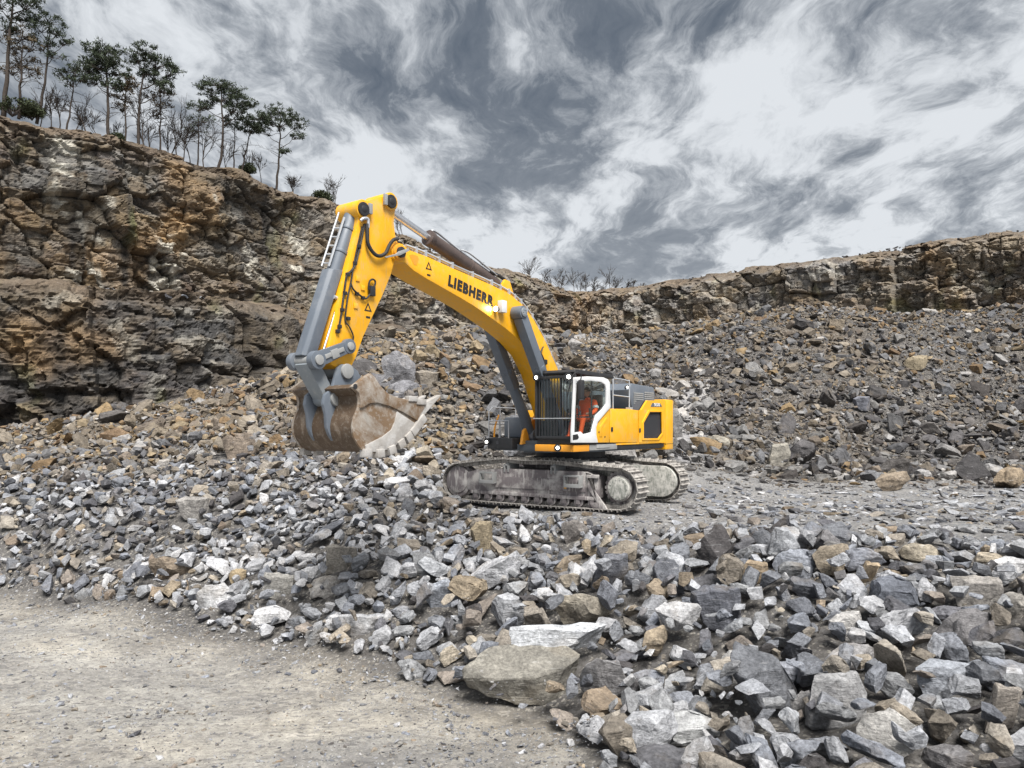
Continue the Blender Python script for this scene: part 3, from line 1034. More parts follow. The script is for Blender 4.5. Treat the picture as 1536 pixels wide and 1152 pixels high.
# roof guard with its dark louvred rim
m = MB().prism([(CU0 - .02, 3.25), (CU1 + .02, 3.27), (CU1 + .04, 3.31), (CU1 - .02, 3.37), (CU0 + .05, 3.345), (CU0 - .03, 3.30)], CV0 - .02, CV1 + .01)
m.build('roof', M['black'], cab, .012)
outer = PL([(861, 566), (880, 564.5), (904, 566), (911, 569), (914, 574), (915, 611), (907, 620), (896, 633), (893.5, 641), (893.5, 652), (896, 664), (857, 664), (857, 646), (859.5, 600)], SV)
inner = PL([(864.5, 572), (885, 571), (901, 573), (907, 577), (908.5, 584), (909, 606), (903, 614), (893.5, 623), (890.5, 634), (887, 648.5), (874, 651.5), (870.5, 647.5), (860.5, 649), (862, 610)], SV)
m = ring(outer, inner, 1.475, 1.52)
m.build('door_frame', M['white'], cab, .008)
MB().prism([(a, b) for a, b in inner], 1.478, 1.484).build('door_window', M['glass'], cab)
# dark gasket and sliding-window bars
m = MB()
a, b = P(889, 572, SV), P(889, 633, SV)
m.box(a[0] - .03, a[0] + .03, 1.462, 1.476, b[1], a[1])
a, b = P(862, 625, SV), P(891, 626, SV)
m.box(b[0], a[0], 1.465, 1.476, a[1] - .02, a[1] + .012)
a = P(865, 572, SV)
m.box(a[0] - .03, a[0] + .05, 1.455, 1.474, 1.75, 3.24)
m.build('window_bar', M['black'], cab)
m = MB().prism(PL([(858, 652.5), (865, 651), (867, 656), (865, 659), (858, 660)], SV), 1.521, 1.526)
m.build('door_step_decal', M['text'], cab)
MB().box(CU1 - .035, CU1 - .029, CV0 + .07, CV1 - .08, 1.80, 3.25).build('windshield', M['glass'], cab)
MB().box(CU0 + .02, CU0 + .026, CV0 + .08, CV1 - .06, 2.25, 3.24).build('rear_window', M['glass'], cab)
m = MB().box(CU0 + .09, 1.15, CV0 + .02, CV0 + .026, 2.2, 3.24).box(1.2, CU1 - .06, CV0 + .02, CV0 + .026, 2.2, 3.24)
m.build('side_window', M['glass'], cab)
# rock guard in front of the windscreen
m = MB()
for z in (1.80, 3.20): m.box(CU1 + .02, CU1 + .075, CV0 - .01, CV1 + .0, z - .03, z + .03)
for v in (CV0, CV1 - .03): m.box(CU1 + .02, CU1 + .075, v - .012, v + .03, 1.77, 3.23)
m.build('rock_guard_frame', M['black'], cab, .006)
gb = MB().cyl((0, 0, 1.82), (0, 0, 3.18), .011, n=6).build('guard_bar', M['black'], cab, smooth=60)
for i in range(11):
    c = gb if i == 0 else gb.copy()
    if i: COL.objects.link(c); c.parent = cab
    c.location = (CU1 + .05, CV0 + .10 + i * .0845, 0)
m = MB().tube([(CU1 + .11, CV0 - .03, 2.24), (CU1 + .11, CV1 + .0, 2.24)], .013)
m.build('grab_rail', M['pipe'], cab, smooth=60)
lamp(cab, (CU1 + .13, CV0 + .06, 3.21), (1, .15, -.1), .075)
lamp(cab, (CU1 + .12, CV1 - .10, 3.19), (1, .55, -.1), .09)
# mirror
mp = P(871, 583, 1.62)
m = MB().box(mp[0] - .08, mp[0] + .09, 1.60, 1.68, mp[1] - .24, mp[1] + .2)
m.build('mirror', M['black'], cab, .025)
m = MB().tube(smooth_path([(mp[0] + .04, 1.64, mp[1] + .18), (mp[0] + .05, 1.66, mp[1] + .32), (mp[0] + .2, 1.62, mp[1] + .36), (mp[0] + .32, 1.56, mp[1] + .2), (mp[0] + .33, 1.47, mp[1] - .2)]), .014)
m.build('mirror_arm', M['black'], cab, smooth=60)
m = MB().tube([(CU1 + .02, 1.50, 2.2), (CU1 + .03, 1.58, 2.25), (CU1 + .03, 1.58, 3.0), (CU1 + .02, 1.50, 3.05)], .013)
m.build('grab_handle', M['black'], cab, smooth=60)
m = MB().prism([(.50, 2.02), (1.02, 2.05), (1.05, 2.15), (.62, 2.17), (.50, 2.85), (.38, 2.85), (.42, 2.1)], .70, 1.20)
m.box(.55, .95, .80, 1.10, 1.74, 2.04).box(.55, 1.05, .60, .68, 2.26, 2.33).box(.55, 1.05, 1.22, 1.30, 2.26, 2.33)
m.build('operator_seat', M['seat'], cab, .03)
m = MB().box(1.6, 1.95, .5, .62, 1.74, 2.45).prism([(1.75, 2.4), (1.95, 2.4), (1.9, 2.75), (1.8, 2.75)], .48, .70)
m.cyl((1.15, .66, 2.3), (1.18, .66, 2.5), .025, n=8).cyl((1.15, 1.26, 2.3), (1.18, 1.26, 2.5), .025, n=8)
m.build('console', M['seat'], cab, .015)

# --- left body panels
v0, v1 = 1.15, 1.485
poly = PL([(897, 664), (895, 652), (895.5, 641), (898, 634), (908, 621), (915, 613.5), (915, 664)], SV)
side = MB().prism(poly, 1.44, v1).build('front_panel', M['yellow'], EX, .02)
m = MB().prism(PL([(900, 655), (900, 640), (910, 626), (912, 628), (904, 641), (904, 655)], SV), v1 - .002, v1 + .012)
m.build('pressing', M['yellow'], side, .008)
m = MB().cyl((P(899, 652, SV)[0], v1, 1.92), (P(899, 652, SV)[0], v1 + .012, 1.92), .02, n=10).cyl((P(908, 655, SV)[0], v1, 1.80), (P(908, 655, SV)[0], v1 + .012, 1.80), .02, n=10)
m.build('lock', M['black'], side)
poly = PL([(916, 664), (916, 613), (944, 613.5), (958, 615.5), (958, 664)], SV)
dr = MB().prism(poly, v0, v1).build('body_door', M['yellow'], EX, .02)
p = P(918.5, 644, SV)
MB().box(p[0] - .05, p[0] + .05, v1, v1 + .014, p[1] - .055, p[1] + .055).build('latch', M['black'], dr, .01)
outer = PL([(959, 664), (959, 615.5), (963, 615), (972, 600.5), (998.5, 601), (998.5, 664)], SV)
hexa = PL([(974, 616.5), (993.5, 616.5), (994.5, 650), (988, 659), (964.5, 659), (964.5, 634)], SV)
rd = ring(outer, hexa, v1 - .055, v1).build('body_door', M['yellow'], EX)
MB().prism(outer, v0, v1 - .10).build('vent_box', M['grille'], rd)
gm = ring(PL([(973, 615), (994.5, 615), (995.5, 651), (988.5, 660.5), (963.5, 660.5), (963.5, 633.5)], SV), PL([(975, 618), (992.5, 618), (993.5, 649.5), (987.5, 657.5), (965.7, 657.5), (965.7, 634.5)], SV), v1 - .01, v1 + .02)
gm.build('vent_rim', M['yellow'], rd, .006)
mm = MB()
zz = sorted([q[1] for q in hexa]); u0 = min(q[0] for q in hexa); u1 = max(q[0] for q in hexa)


def hex_span(z):
    xs = []
    for i in range(len(hexa)):
        a, b = hexa[i], hexa[(i + 1) % len(hexa)]
        if (a[1] - z) * (b[1] - z) < 0:
            xs.append(a[0] + (b[0] - a[0]) * (z - a[1]) / (b[1] - a[1]))
    return (min(xs), max(xs)) if len(xs) >= 2 else None


z = zz[0] + .012
while z < zz[-1]:
    s = hex_span(z)
    if s: mm.box(s[0], s[1], v1 - .05, v1 - .035, z, z + .014)
    z += .026
mm.prism(hexa, v1 - .058, v1 - .052)
mm.build('vent_grille', M['grille'], rd)
p = P(960.5, 645.5, SV)
MB().box(p[0] - .04, p[0] + .05, v1, v1 + .014, p[1] - .055, p[1] + .055).build('latch', M['black'], rd, .01)
np_ = PL([(979, 604.5), (991, 605), (993.5, 610), (976.5, 610)], SV)
plate = MB().prism(np_, v1 + .001, v1 + .008).build('number_plate', M['hood'], rd)


def text_mesh(txt, size, width_scale, offset):
    cu = bpy.data.curves.new('lettering', 'FONT')
    cu.body = txt; cu.size = size; cu.align_x = 'CENTER'; cu.align_y = 'CENTER'; cu.extrude = .003; cu.offset = offset; cu.space_character = 1.2
    cu.resolution_u = 4
    ob = bpy.data.objects.new('lettering', cu); COL.objects.link(ob)
    dg = bpy.context.evaluated_depsgraph_get()
    me = bpy.data.meshes.new_from_object(ob.evaluated_get(dg))
    bpy.data.objects.remove(ob)
    for v in me.vertices: v.co.x *= width_scale
    return me


def text_on(parent, name, txt, a, b, v, height, mat, offset=.004):
    """text running from (u,z) a to b (reading left to right seen from the left side)"""
    A = Vector((a[0], v, a[1])); B = Vector((b[0], v, b[1]))
    me = text_mesh(txt, height / .70, 1.0, offset)
    w = max(q.co.x for q in me.vertices) - min(q.co.x for q in me.vertices)
    k = (B - A).length / w
    for q in me.vertices: q.co.x *= k
    ex = (B - A).normalized(); en = Vector((0, 1, 0)); ey = en.cross(ex)
    Mx = Matrix((ex, ey, en)).transposed().to_4x4(); Mx.translation = (A + B) / 2
    me.materials.clear()
    return link(name, me, mat, parent, Mx)


text_on(rd, 'lettering', '950', P(981.5, 607.3, SV), P(990, 607.5, SV), v1 + .011, .085, M['text_white'], .003)
# right-hand body
m = MB().box(-2.7, .1, -1.47, -.9, 1.6, 2.5).prism([(-2.7, 2.5), (-1.2, 2.5), (-1.6, 2.85), (-2.7, 2.85)], -1.47, -.9)
m.build('right_body', M['yellow'], EX, .02)
# counterweight
u_a = P(999.5, 630, SV)[0]
rear = [(u_a, 1.485)] + [(u_a - .52, 1.485)] + [(-3.1 - .62 * math.cos(t), 1.47 * math.sin(t)) for t in [R(62 - 124 * i / 14) for i in range(15)]] + [(u_a - .52, -1.485), (u_a, -1.485)]
cwt = MB().plan(rear, 1.39, 2.83).build('counterweight', M['yellow'], EX, .05)
m = MB().plan([(x - .004 if x < u_a else x, y * 1.003) for x, y in rear], 1.555, 1.565)
m.build('seam', M['black'], cwt)
# engine hood and walkway box
m = MB().prism([(-2.72, 2.3), (-.35, 2.3), (-.35, 3.0), (-2.72, 3.0)], -1.0, .55)
hood = m.build('engine_hood', M['hood'], EX, .03)
m = MB().prism([(-2.75, 2.6), (-1.35, 2.5), (-1.15, 3.05), (-1.32, 3.23), (-2.7, 3.18), (-2.78, 3.02)], .35, 1.15)
scoop = m.build('air_scoop', M['slate'], hood, .03)
m = MB()
for (a, b, c, d) in ((-2.0, -1.42, 2.62, 3.02), (-2.66, -2.08, 2.66, 3.02)):
    k = c
    while k < d - .02:
        m.box(a, b, 1.152, 1.166, k, k + .035)
        k += .055
m.build('louvre', M['steel'], scoop)
m = MB().box(-.9, -.42, .56, .575, 2.62, 2.85)
m.build('hood_plate', M['steel'], hood, .005)
m = MB().box(-2.7, .3, .5, 1.45, 2.38, 2.44)
m.build('walkway', M['black'], EX, .008)
lamp(hood, (-1.18, 1.08, 3.12), (.8, 1, -.1), .05)
m = MB().tube(smooth_path([(.2, 1.38, 2.44), (.2, 1.38, 3.2), (.1, 1.38, 3.27), (-.6, 1.38, 3.25), (-.7, 1.38, 3.18), (-.7, 1.38, 2.44)], 4), .02, 8)
m.tube([(.2, 1.38, 2.85), (-.7, 1.38, 2.83)], .016, 6).box(-.78, -.62, 1.32, 1.44, 2.44, 2.56)
m.build('rear_handrail', M['pipe'], EX, smooth=60)
m = MB().cyl((-2.85, .9, 2.83), (-2.85, .9, 2.98), .05, n=10)
m.build('exhaust_cap', M['black'], EX, smooth=40)

# --- right front deck, tank and rails
m = MB().box(.35, 1.72, -1.45, -.66, 1.48, 1.76)
tb = m.build('tool_box', M['black'], EX, .02)
MB().box(1.72, 1.735, -1.16, -1.08, 1.60, 1.68).build('latch', M['grille'], tb)
m = MB().box(.2, 1.05, -1.42, -.72, 1.765, 2.30)
m.build('fuel_tank', M['slate'], EX, .05)
m = MB()
for pts in ([(1.68, -1.43, 1.76), (1.68, -1.43, 2.45), (1.55, -1.43, 2.55), (.9, -1.43, 2.55)], [(1.2, -1.43, 1.76), (1.2, -1.43, 2.55)], [(1.68, -1.43, 2.12), (.5, -1.43, 2.12)],
            [(1.68, -1.43, 2.2), (1.68, -.8, 2.2), (1.68, -.8, 1.76)], [(1.68, -1.1, 1.76), (1.68, -1.1, 2.2)], [(.5, -1.43, 1.8), (.5, -1.43, 2.55), (.9, -1.43, 2.55)]):
    m.tube(pts, .017, 6)
m.build('front_handrail', M['pipe'], EX, smooth=60)
m = MB().tube([(.2, -.6, 2.3), (.2, -.6, 3.05), (-.4, -.6, 3.1), (-.4, -.6, 2.4)], .017, 6).tube([(.2, -.6, 2.75), (-.4, -.6, 2.8)], .017, 6)
m.build('deck_handrail', M['pipe'], EX, smooth=60)
lamp(tb, (1.80, -1.42, 1.66), (1, .4, -.1), .07)
m = MB().tube(smooth_path([(1.70, -1.25, 1.78), (1.66, -1.25, 2.05), (1.5, -1.25, 2.35)]), .025, 6)
m.build('grab_bar', M['orange'], EX, smooth=60)
m = MB().box(.3, .62, -.66, -.58, 2.25, 2.75)
m.build('valve_box', M['orange'], EX, .02)

# --- boom
BV = .30
top = PL([(597, 364), (604, 366), (612, 374), (640, 384.5), (680, 402.5), (739, 428), (765, 441.5), (783, 456), (800, 478), (818, 511), (838, 556)], BV)
bot = PL([(811, 559), (797, 531), (780, 511), (759, 493), (730, 472), (711, 459), (691, 447), (640, 418), (620, 405.5), (608, 394), (598, 393), (590, 387), (588.5, 376), (591, 368)], BV)
foot = [(.86, 2.55), (.48, 2.28), (.42, 1.98), (.62, 1.78), (.9, 1.85), (1.25, 2.3)]
boom = MB().prism(top + foot + bot, -.30, BV).build('boom', M['yellow'], EX, .018)
bp = P(598, 379, BV)
BP = (bp[0], bp[1])
m = MB().cyl((BP[0], -.36, BP[1]), (BP[0], .345, BP[1]), .15, n=24)
m.build('pivot_boss', M['orange'], boom, .01)
m = MB().cyl((BP[0], .34, BP[1]), (BP[0], .40, BP[1]), .10, n=20)
m.build('pivot_pin', M['black'], boom, .008)
m = MB().prism(PL([(593, 381), (598, 377), (612, 372.5), (614, 376), (600, 383), (578, 387), (577, 385)], .41), .40, .425)
m.build('pin_bracket', M['steel'], boom, .004)
# triangular cut-out near the tip
m = MB().prism(PL([(614, 383), (618, 381.5), (626, 384), (628, 388), (625, 398), (621, 397)], BV), .3005, .304)
m.build('recess', M['orange'], boom)
# warning decals
def warn(parent, px, py, v, s=.09):
    u, z = P(px, py, v)
    t = ring([(u - s, z - s * .8), (u + s, z - s * .8), (u, z + s)], [(u - s * .55, z - s * .55), (u + s * .55, z - s * .55), (u, z + s * .5)], v + .001, v + .004)
    t.box(u - .05, u + .05, v + .001, v + .004, z - s * 2.2, z - s * 1.8)
    t.build('warning_decal', M['text'], parent)
warn(boom, 643, 399, BV)
text_on(boom, 'lettering', 'LIEBHERR', P(671.5, 420.5, BV), P(739.5, 453.5, BV), BV + .004, .205, M['text'], .017)
# lamp box shining on the boom
p = P(749, 460, BV)
lb = MB().box(p[0] - .10, p[0] + .07, BV + .002, BV + .14, p[1] - .14, p[1] + .13).build('lamp_box', M['white'], boom, .012)
p2 = P(740.5, 464, BV)
lp = MB().cyl((p2[0] - .06, BV + .07, p2[1]), (p2[0] + .02, BV + .07, p2[1]), .05, .065, n=14).build('work_lamp', M['black'], boom, smooth=40)
MB().cyl((p2[0] + .018, BV + .07, p2[1]), (p2[0] + .03, BV + .07, p2[1]), .06, .055, n=14).build('lens', M['lamp'], lp)
li = bpy.data.lights.new('boom_lamp_light', 'SPOT'); li.energy = 6; li.spot_size = R(120); li.shadow_soft_size = .05; li.color = (1, .95, .8)
lo = bpy.data.objects.new('boom_lamp_light', li); COL.objects.link(lo); lo.parent = EX
lo.location = (p2[0] + .05, BV + .09, p2[1]); lo.rotation_euler = Vector((-1, .25, 0.1)).to_track_quat('Z', 'Y').to_euler()
# pipes running along the top edge
tp = top[2:]
m = MB()
for k, vv in enumerate((.24, .15, -.15, -.24)):
    path = [(u, vv, z + .09) for u, z in tp]
    m.tube(smooth_path(path, 5), .028, 6)
for i in range(1, len(tp)):
    u, z = tp[i]
    m.box(u - .03, u + .03, .10, .29, z - .02, z + .13)
    a = tp[i - 1]; u, z = (u + a[0]) / 2, (z + a[1]) / 2
    m.box(u - .02, u + .02, .10, .29, z - .02, z + .125)
m.build('boom_pipes', M['pipe'], boom, smooth=60)
m = MB()
m.tube(smooth_path([P(736, 408, .1)[0:1] + (.1,) + P(736, 408, .1)[1:], P(752, 416, .1)[0:1] + (.1,) + P(752, 416, .1)[1:], P(764, 428, .1)[0:1] + (.1,) + P(764, 428, .1)[1:], P(770, 443, .1)[0:1] + (.1,) + P(770, 443, .1)[1:]]), .04, 8)
m.tube(smooth_path([(P(815, 520, .33)[0], .33, P(815, 520, .33)[1]), (P(811, 528, .33)[0], .34, P(811, 528, .33)[1]), (P(814, 536, .33)[0], .34, P(814, 536, .33)[1]), (P(817, 543, .33)[0], .33, P(817, 543, .33)[1])]), .018, 6)
m.build('boom_hoses', M['rubber'], boom, smooth=60)
p = P(816, 543, BV)
MB().box(p[0] - .07, p[0] + .07, BV + .002, BV + .06, p[1] - .06, p[1] + .06).build('hose_block', M['black'], boom, .01)

# --- boom cylinders
pt = P(779, 469, .48); TOPC = Vector((pt[0], 0, pt[1])); BASC = Vector((1.15, 0, 1.82))
for vv in (.47, -.47):
    A = TOPC + Vector((0, vv, 0)); B = BASC + Vector((0, vv, 0)); d = (A - B).normalized()
    sx = Vector((0, 1, 0)); nn = d.cross(sx)
    m = MB()
    Mx = Matrix((nn, sx, d)).transposed().to_4x4(); Mx.translation = B
    Lc = (A - B).length
    # boxed rod guard around the upper half, barrel below
    m.box(-.135, .135, -.125, .125, Lc * .42, Lc - .10, Mx)
    cy = m.build('boom_cylinder', M['slate'], EX, .03)
    m = MB().cyl(B, B + d * Lc * .58, .13, n=24).cyl(B + d * Lc * .55, B + d * Lc * .585, .15, n=24)
    m.build('barrel', M['slate'], cy, .008)
    m = MB().cyl(B + d * Lc * .585, A, .075, n=18)
    m.build('rod', M['chrome'], cy, smooth=40)
    s = 1 if vv > 0 else -1
    MB().cyl(A + Vector((0, -s * .14, 0)), A + Vector((0, s * .13, 0)), .15, n=24).build('eye', M['slate'], cy, .01)
    MB().cyl(B + Vector((0, -.15, 0)), B + Vector((0, .15, 0)), .16, n=24).build('eye', M['slate'], cy, .01)
    m = MB().cyl(A + Vector((0, s * .13, 0)), A + Vector((0, s * .165, 0)), .105, n=20)
    for i in range(6):
        a = math.pi * i / 3
        m.cyl(A + Vector((.06 * math.cos(a), s * .16, .06 * math.sin(a))), A + Vector((.06 * math.cos(a), s * .178, .06 * math.sin(a))), .014, n=6)
    m.build('pin_cap', M['link'], cy, .006)
    m = MB().tube(smooth_path([B + nn * .17 + d * .1, B + nn * .2 + d * .5, B + nn * .18 + d * 1.1, B + nn * .18 + d * Lc * .56]), .022, 6)
    m.build('feed_pipe', M['pipe'], cy, smooth=60)
m = MB().cyl((TOPC.x, -.5, TOPC.z), (TOPC.x, .5, TOPC.z), .075, n=16)
m.build('cylinder_pin', M['black'], boom)

# --- stick
KV = .24
st = PL([(536, 309), (541, 303.5), (560, 298), (586, 291), (592, 292), (596, 298), (596, 304), (592.5, 318), (591, 334), (593, 352), (597, 366), (594, 385), (586.5, 412), (574, 443), (557.5, 478), (545, 505), (534, 536), (526, 552),
         (512, 556), (497, 547), (491, 534), (493, 519), (500, 489), (511, 440), (521, 404), (532, 358), (537, 336), (538, 325)], KV)
stick = MB().prism(st, -.24, KV).build('stick', M['yellow'], EX, .016)
m = MB()
for px, py, r in ((587.5, 302, .165), (546, 313.5, .172)):
    u, z = P(px, py, KV + .05)
    m.cyl((u, -.28, z), (u, KV + .045, z), r, n=24)
m.build('top_boss', M['yellow'], stick, .01)
for px, py in ((587.5, 302), (546, 313.5)):
    u, z = P(px, py, KV + .07)
    m = MB().cyl((u, KV + .04, z), (u, KV + .085, z), .125, n=24).cyl((u, KV + .085, z), (u, KV + .10, z), .07, .03, n=16)
    m.build('pin_cap', M['black'], stick, .01)
    m = MB().box(u + .11, u + .18, KV + .03, KV + .085, z - .10, z + .10) if px > 560 else MB().box(u - .2, u - .12, KV + .03, KV + .085, z - .05, z + .14)
    m.build('pin_lock', M['steel'], stick, .006)


def Q(px, py, v):
    u, z = P(px, py, v)
    return (u, v, z)


m = MB()
m.tube(smooth_path([Q(551, 336, .30), Q(551, 350, .31), Q(552, 365, .31), Q(559, 378, .31), Q(568, 384, .31), Q(578, 380, .31), Q(584, 368, .31), Q(590, 360, .33), Q(597, 358, .30)]), .034, 8)
m.tube(smooth_path([Q(547, 336, .26), Q(535, 390, .265), Q(528, 405, .27), Q(521, 412, .27), Q(518, 425, .265), Q(512, 470, .262), Q(507, 500, .262)]), .02, 6)
m.tube(smooth_path([Q(543, 340, .26), Q(532, 390, .265), Q(527, 420, .27), Q(521, 450, .265), Q(518, 480, .262), Q(524, 490, .28), Q(530, 505, .28), Q(527, 516, .27)]), .016, 6)
m.tube(smooth_path([Q(526, 424, .27), Q(530, 434, .28), Q(540, 443, .28), Q(548, 448, .28), Q(554, 443, .28), Q(560, 434, .29), Q(563, 423, .29), Q(559, 419, .29), Q(554, 423, .29), Q(553, 435, .28)]), .018, 6)
m.build('stick_hoses', M['rubber'], stick, smooth=60)
p = P(556, 437, KV)
MB().box(p[0] - .06, p[0] + .06, KV + .002, KV + .07, p[1] - .09, p[1] + .09).build('coupling_block', M['black'], stick, .012)
for px, py in ((520, 412), (516, 440), (512, 465), (508, 490), (531, 395), (537, 370), (534, 441), (543, 447), (505, 497), (521, 478)):
    u, z = P(px, py, KV)
    MB().box(u - .035, u + .035, KV + .001, KV + .05, z - .03, z + .03).build('hose_clamp', M['black'], stick, .006)
for px, py in ((533, 459), (536, 418), (544, 432)):
    u, z = P(px, py, KV)
    MB().box(u - .045, u + .045, KV + .001, KV + .022, z - .045, z + .045).build('bracket_pad', M['yellow'], stick, .008)
warn(stick, 552, 461, KV)
m = MB().tube(smooth_path([Q(541, 331, .29), Q(545, 328, .31), Q(551, 328, .31), Q(552.5, 333, .31), Q(552, 342, .31)]), .03, 8)
m.build('elbow_pipe', M['pipe'], stick, smooth=60)

# --- stick cylinder over the boom
a = P(587.5, 302, KV + .07); b = P(648, 354, .1); c = P(754, 430, .1)
A = Vector((a[0], 0, a[1])); C = Vector((c[0], 0, c[1])); d = (C - A).normalized()
Bm = A + d * ((Vector((b[0], 0, b[1])) - A).dot(d))
m = MB().cyl(Bm, C - d * .15, .145, n=28).cyl(Bm - d * .02, Bm + d * .10, .165, n=28).cyl(Bm + d * 1.3, Bm + d * 1.36, .158, n=28)
scy = m.build('stick_cylinder', M['brown_barrel'], EX, .01)
m = MB().cyl(A, Bm + d * .05, .075, n=20)
m.build('rod', M['chrome'], scy, smooth=40)
MB().cyl(A + Vector((0, -.16, 0)), A + Vector((0, .16, 0)), .13, n=20).build('eye', M['slate'], scy, .01)
MB().cyl(C + Vector((0, -.16, 0)), C + Vector((0, .16, 0)), .15, n=20).build('eye', M['slate'], scy, .01)
nn = Vector((0, 1, 0)).cross(d).normalized()
if nn.z < 0: nn = -nn
m = MB().tube(smooth_path([Bm + nn * .17 + d * .05, Bm + nn * .23 + d * .2, Bm + nn * .19 + d * 1.0, Bm + nn * .19 + d * 2.0, C + nn * .16 - d * .2]), .026, 6)
m.tube(smooth_path([Bm + nn * .15 + d * .9 + Vector((0, .1, 0)), Bm + nn * .2 + d * 1.2 + Vector((0, .12, 0)), C + nn * .15 - d * .3 + Vector((0, .12, 0))]), .022, 6)
m.build('feed_pipe', M['pipe'], scy, smooth=60)
br = MB().prism([(C.x - .35, C.z - .35), (C.x + .3, C.z - .12), (C.x + .08, C.z + .14), (C.x - .1, C.z + .12)], -.24, -.17).prism([(C.x - .35, C.z - .35), (C.x + .3, C.z - .12), (C.x + .08, C.z + .14), (C.x - .1, C.z + .12)], .17, .24)
br.build('cylinder_bracket', M['yellow'], boom, .01)

# --- bucket cylinder in front of the stick
a = P(546, 313.5, 0); b = P(474, 540, 0)
# the pin positions were read on the near side; shift to the centre plane keeps (u, z) of the stick pin
a = P(546, 313.5, KV + .05); b = P(475, 540, .28)
A = Vector((a[0], 0, a[1])); B = Vector((b[0], 0, b[1])); d = (B - A).normalized(); Lb = (B - A).length
sx = Vector((0, 1, 0)); nn = d.cross(sx)
if nn.x < 0: nn = -nn
bc = MB().cyl(A + d * .1, A + d * Lb * .56, .135, n=28)
for k in (.12, .28, .44): bc.cyl(A + d * Lb * k, A + d * (Lb * k + .06), .15, n=28)
bcy = bc.build('bucket_cylinder', M['slate'], EX, .008)
m = MB().cyl(A + d * Lb * .56, B, .08, n=20)
m.build('rod', M['chrome'], bcy, smooth=40)
Mx = Matrix((nn, sx, d)).transposed().to_4x4(); Mx.translation = A
m = MB()
prof = [(-.06, -.15), (.13, -.15), (.185, -.09), (.185, .09), (.13, .15), (-.06, .15)]
z0, z1 = Lb * .40, Lb * .985
vs = [Mx @ Vector((x, y, z0 + (.10 if x > 0.1 else 0))) for x, y in prof] + [Mx @ Vector((x, y, z1 + (.02 if x > .1 else -.05))) for x, y in prof]
n = len(prof)
m.add(vs, [tuple(range(n)), tuple(range(2 * n - 1, n - 1, -1))] + [(i, (i + 1) % n, (i + 1) % n + n, i + n) for i in range(n)])
m.build('rod_guard', M['slate'], bcy, .015)
m = MB().tube([A + d * .25 + nn * .18 + sx * .06, A + d * Lb * .42 + nn * .18 + sx * .06], .022, 6).tube([A + d * .15 + nn * .22 - sx * .08, A + d * Lb * .42 + nn * .22 - sx * .08], .018, 6)
for k in (.16, .22, .28, .34, .40): m.tube([A + d * Lb * k + nn * .18 + sx * .06, A + d * Lb * k + nn * .22 - sx * .08], .014, 5)
m.tube([A + d * .28 - nn * .16 + sx * .16, A + d * Lb * .60 - nn * .16 + sx * .16], .03, 8)
m.cyl(A + d * Lb * .58 - nn * .16 + sx * .16, A + d * Lb * .585 - nn * .04 + sx * .16, .035, n=8)
m.build('feed_pipe', M['pipe'], bcy, smooth=60)
m = MB().tube([A + d * Lb * .62 - nn * .14 + sx * .18, A + d * Lb * .97 - nn * .14 + sx * .18], .022, 6)
m.build('guard_rod', M['chrome'], bcy, smooth=60)
m = MB().cyl(A + sx * -.17, A + sx * .17, .15, n=20)
m.build('eye', M['slate'], bcy, .01)

# --- linkage
s0 = P(523, 519.5, .33); s1 = P(475, 540, .33)
S0 = Vector((s0[0], 0, s0[1])); S1 = Vector((s1[0], 0, s1[1]))
for vv in (.32, -.22):
    e = (S1 - S0).normalized(); q = Vector((e.z, 0, -e.x))
    h0, h1 = .10, .13
    pl = [S0 + q * h0, S1 + q * h1, S1 - q * h1, S0 - q * h0]
    m = MB().prism([(p.x, p.z) for p in pl], vv - .045, vv + .045)
    m.cyl(S0 + Vector((0, vv - .055, 0)), S0 + Vector((0, vv + .055, 0)), .13, n=20).cyl(S1 + Vector((0, vv - .07, 0)), S1 + Vector((0, vv + .07, 0)), .155, n=24)
    rk = m.build('rocker_link', M['slate'], EX, .01)
    o = 1 if vv > 0 else -1
    MB().cyl(S0 + Vector((0, vv + o * .05, 0)), S0 + Vector((0, vv + o * .085, 0)), .07, n=16).build('pin_cap', M['steel'], rk, .006)
    MB().cyl(S1 + Vector((0, vv + o * .065, 0)), S1 + Vector((0, vv + o * .10, 0)), .085, n=20).build('pin_cap', M['steel'], rk, .006)
    mid = S0.lerp(S1, .5)
    ang = math.atan2(e.z, e.x)
    Mx = Matrix.Translation(mid + Vector((0, vv + o * .045, 0))) @ Matrix.Rotation(-ang, 4, 'Y')
    m = MB().box(-.22, .22, -.02, .02, -.035, .035, Mx).box(-.08, .08, -.02, .025, -.09, .06, Mx)
    m.build('clip', M['steel'], rk, .004)
MB().cyl((S0.x, -.3, S0.z), (S0.x, .3, S0.z), .07, n=14).cyl((S1.x, -.3, S1.z), (S1.x, .3, S1.z), .09, n=14).build('link_pin', M['steel'], EX, smooth=40)
e1 = P(503, 598, .32); e0 = P(519, 557, .32)
E1 = Vector((e1[0], 0, e1[1])); E0 = Vector((e0[0], 0, e0[1]))
e = (E1 - S1).normalized(); q = Vector((e.z, 0, -e.x))
pl = [S1 + q * .13, E1 + q * .11, E1 + e * .1, E1 - q * .11, S1 - q * .13]
m = MB().prism([(p.x, p.z) for p in pl], -.13, .22)
m.cyl(E1 + Vector((0, -.13, 0)), E1 + Vector((0, .22, 0)), .13, n=20)
m.build('bucket_link', M['link'], EX, .02)

# --- bucket
VB0, VB1 = -.66, .87
shell_px = [(535, 588), (537, 600), (535.5, 611), (530, 626), (527.5, 640), (529.5, 655), (536, 667), (545, 677.5), (562, 677.5), (582, 673), (603, 658), (616, 643), (622, 634), (630, 621)]
shp = [P(a, b, VB1) for a, b in shell_px]
shp = [(v.x, v.z) for v in smooth_path([(a, 0, b) for a, b in shp], 3)]
TH = .045


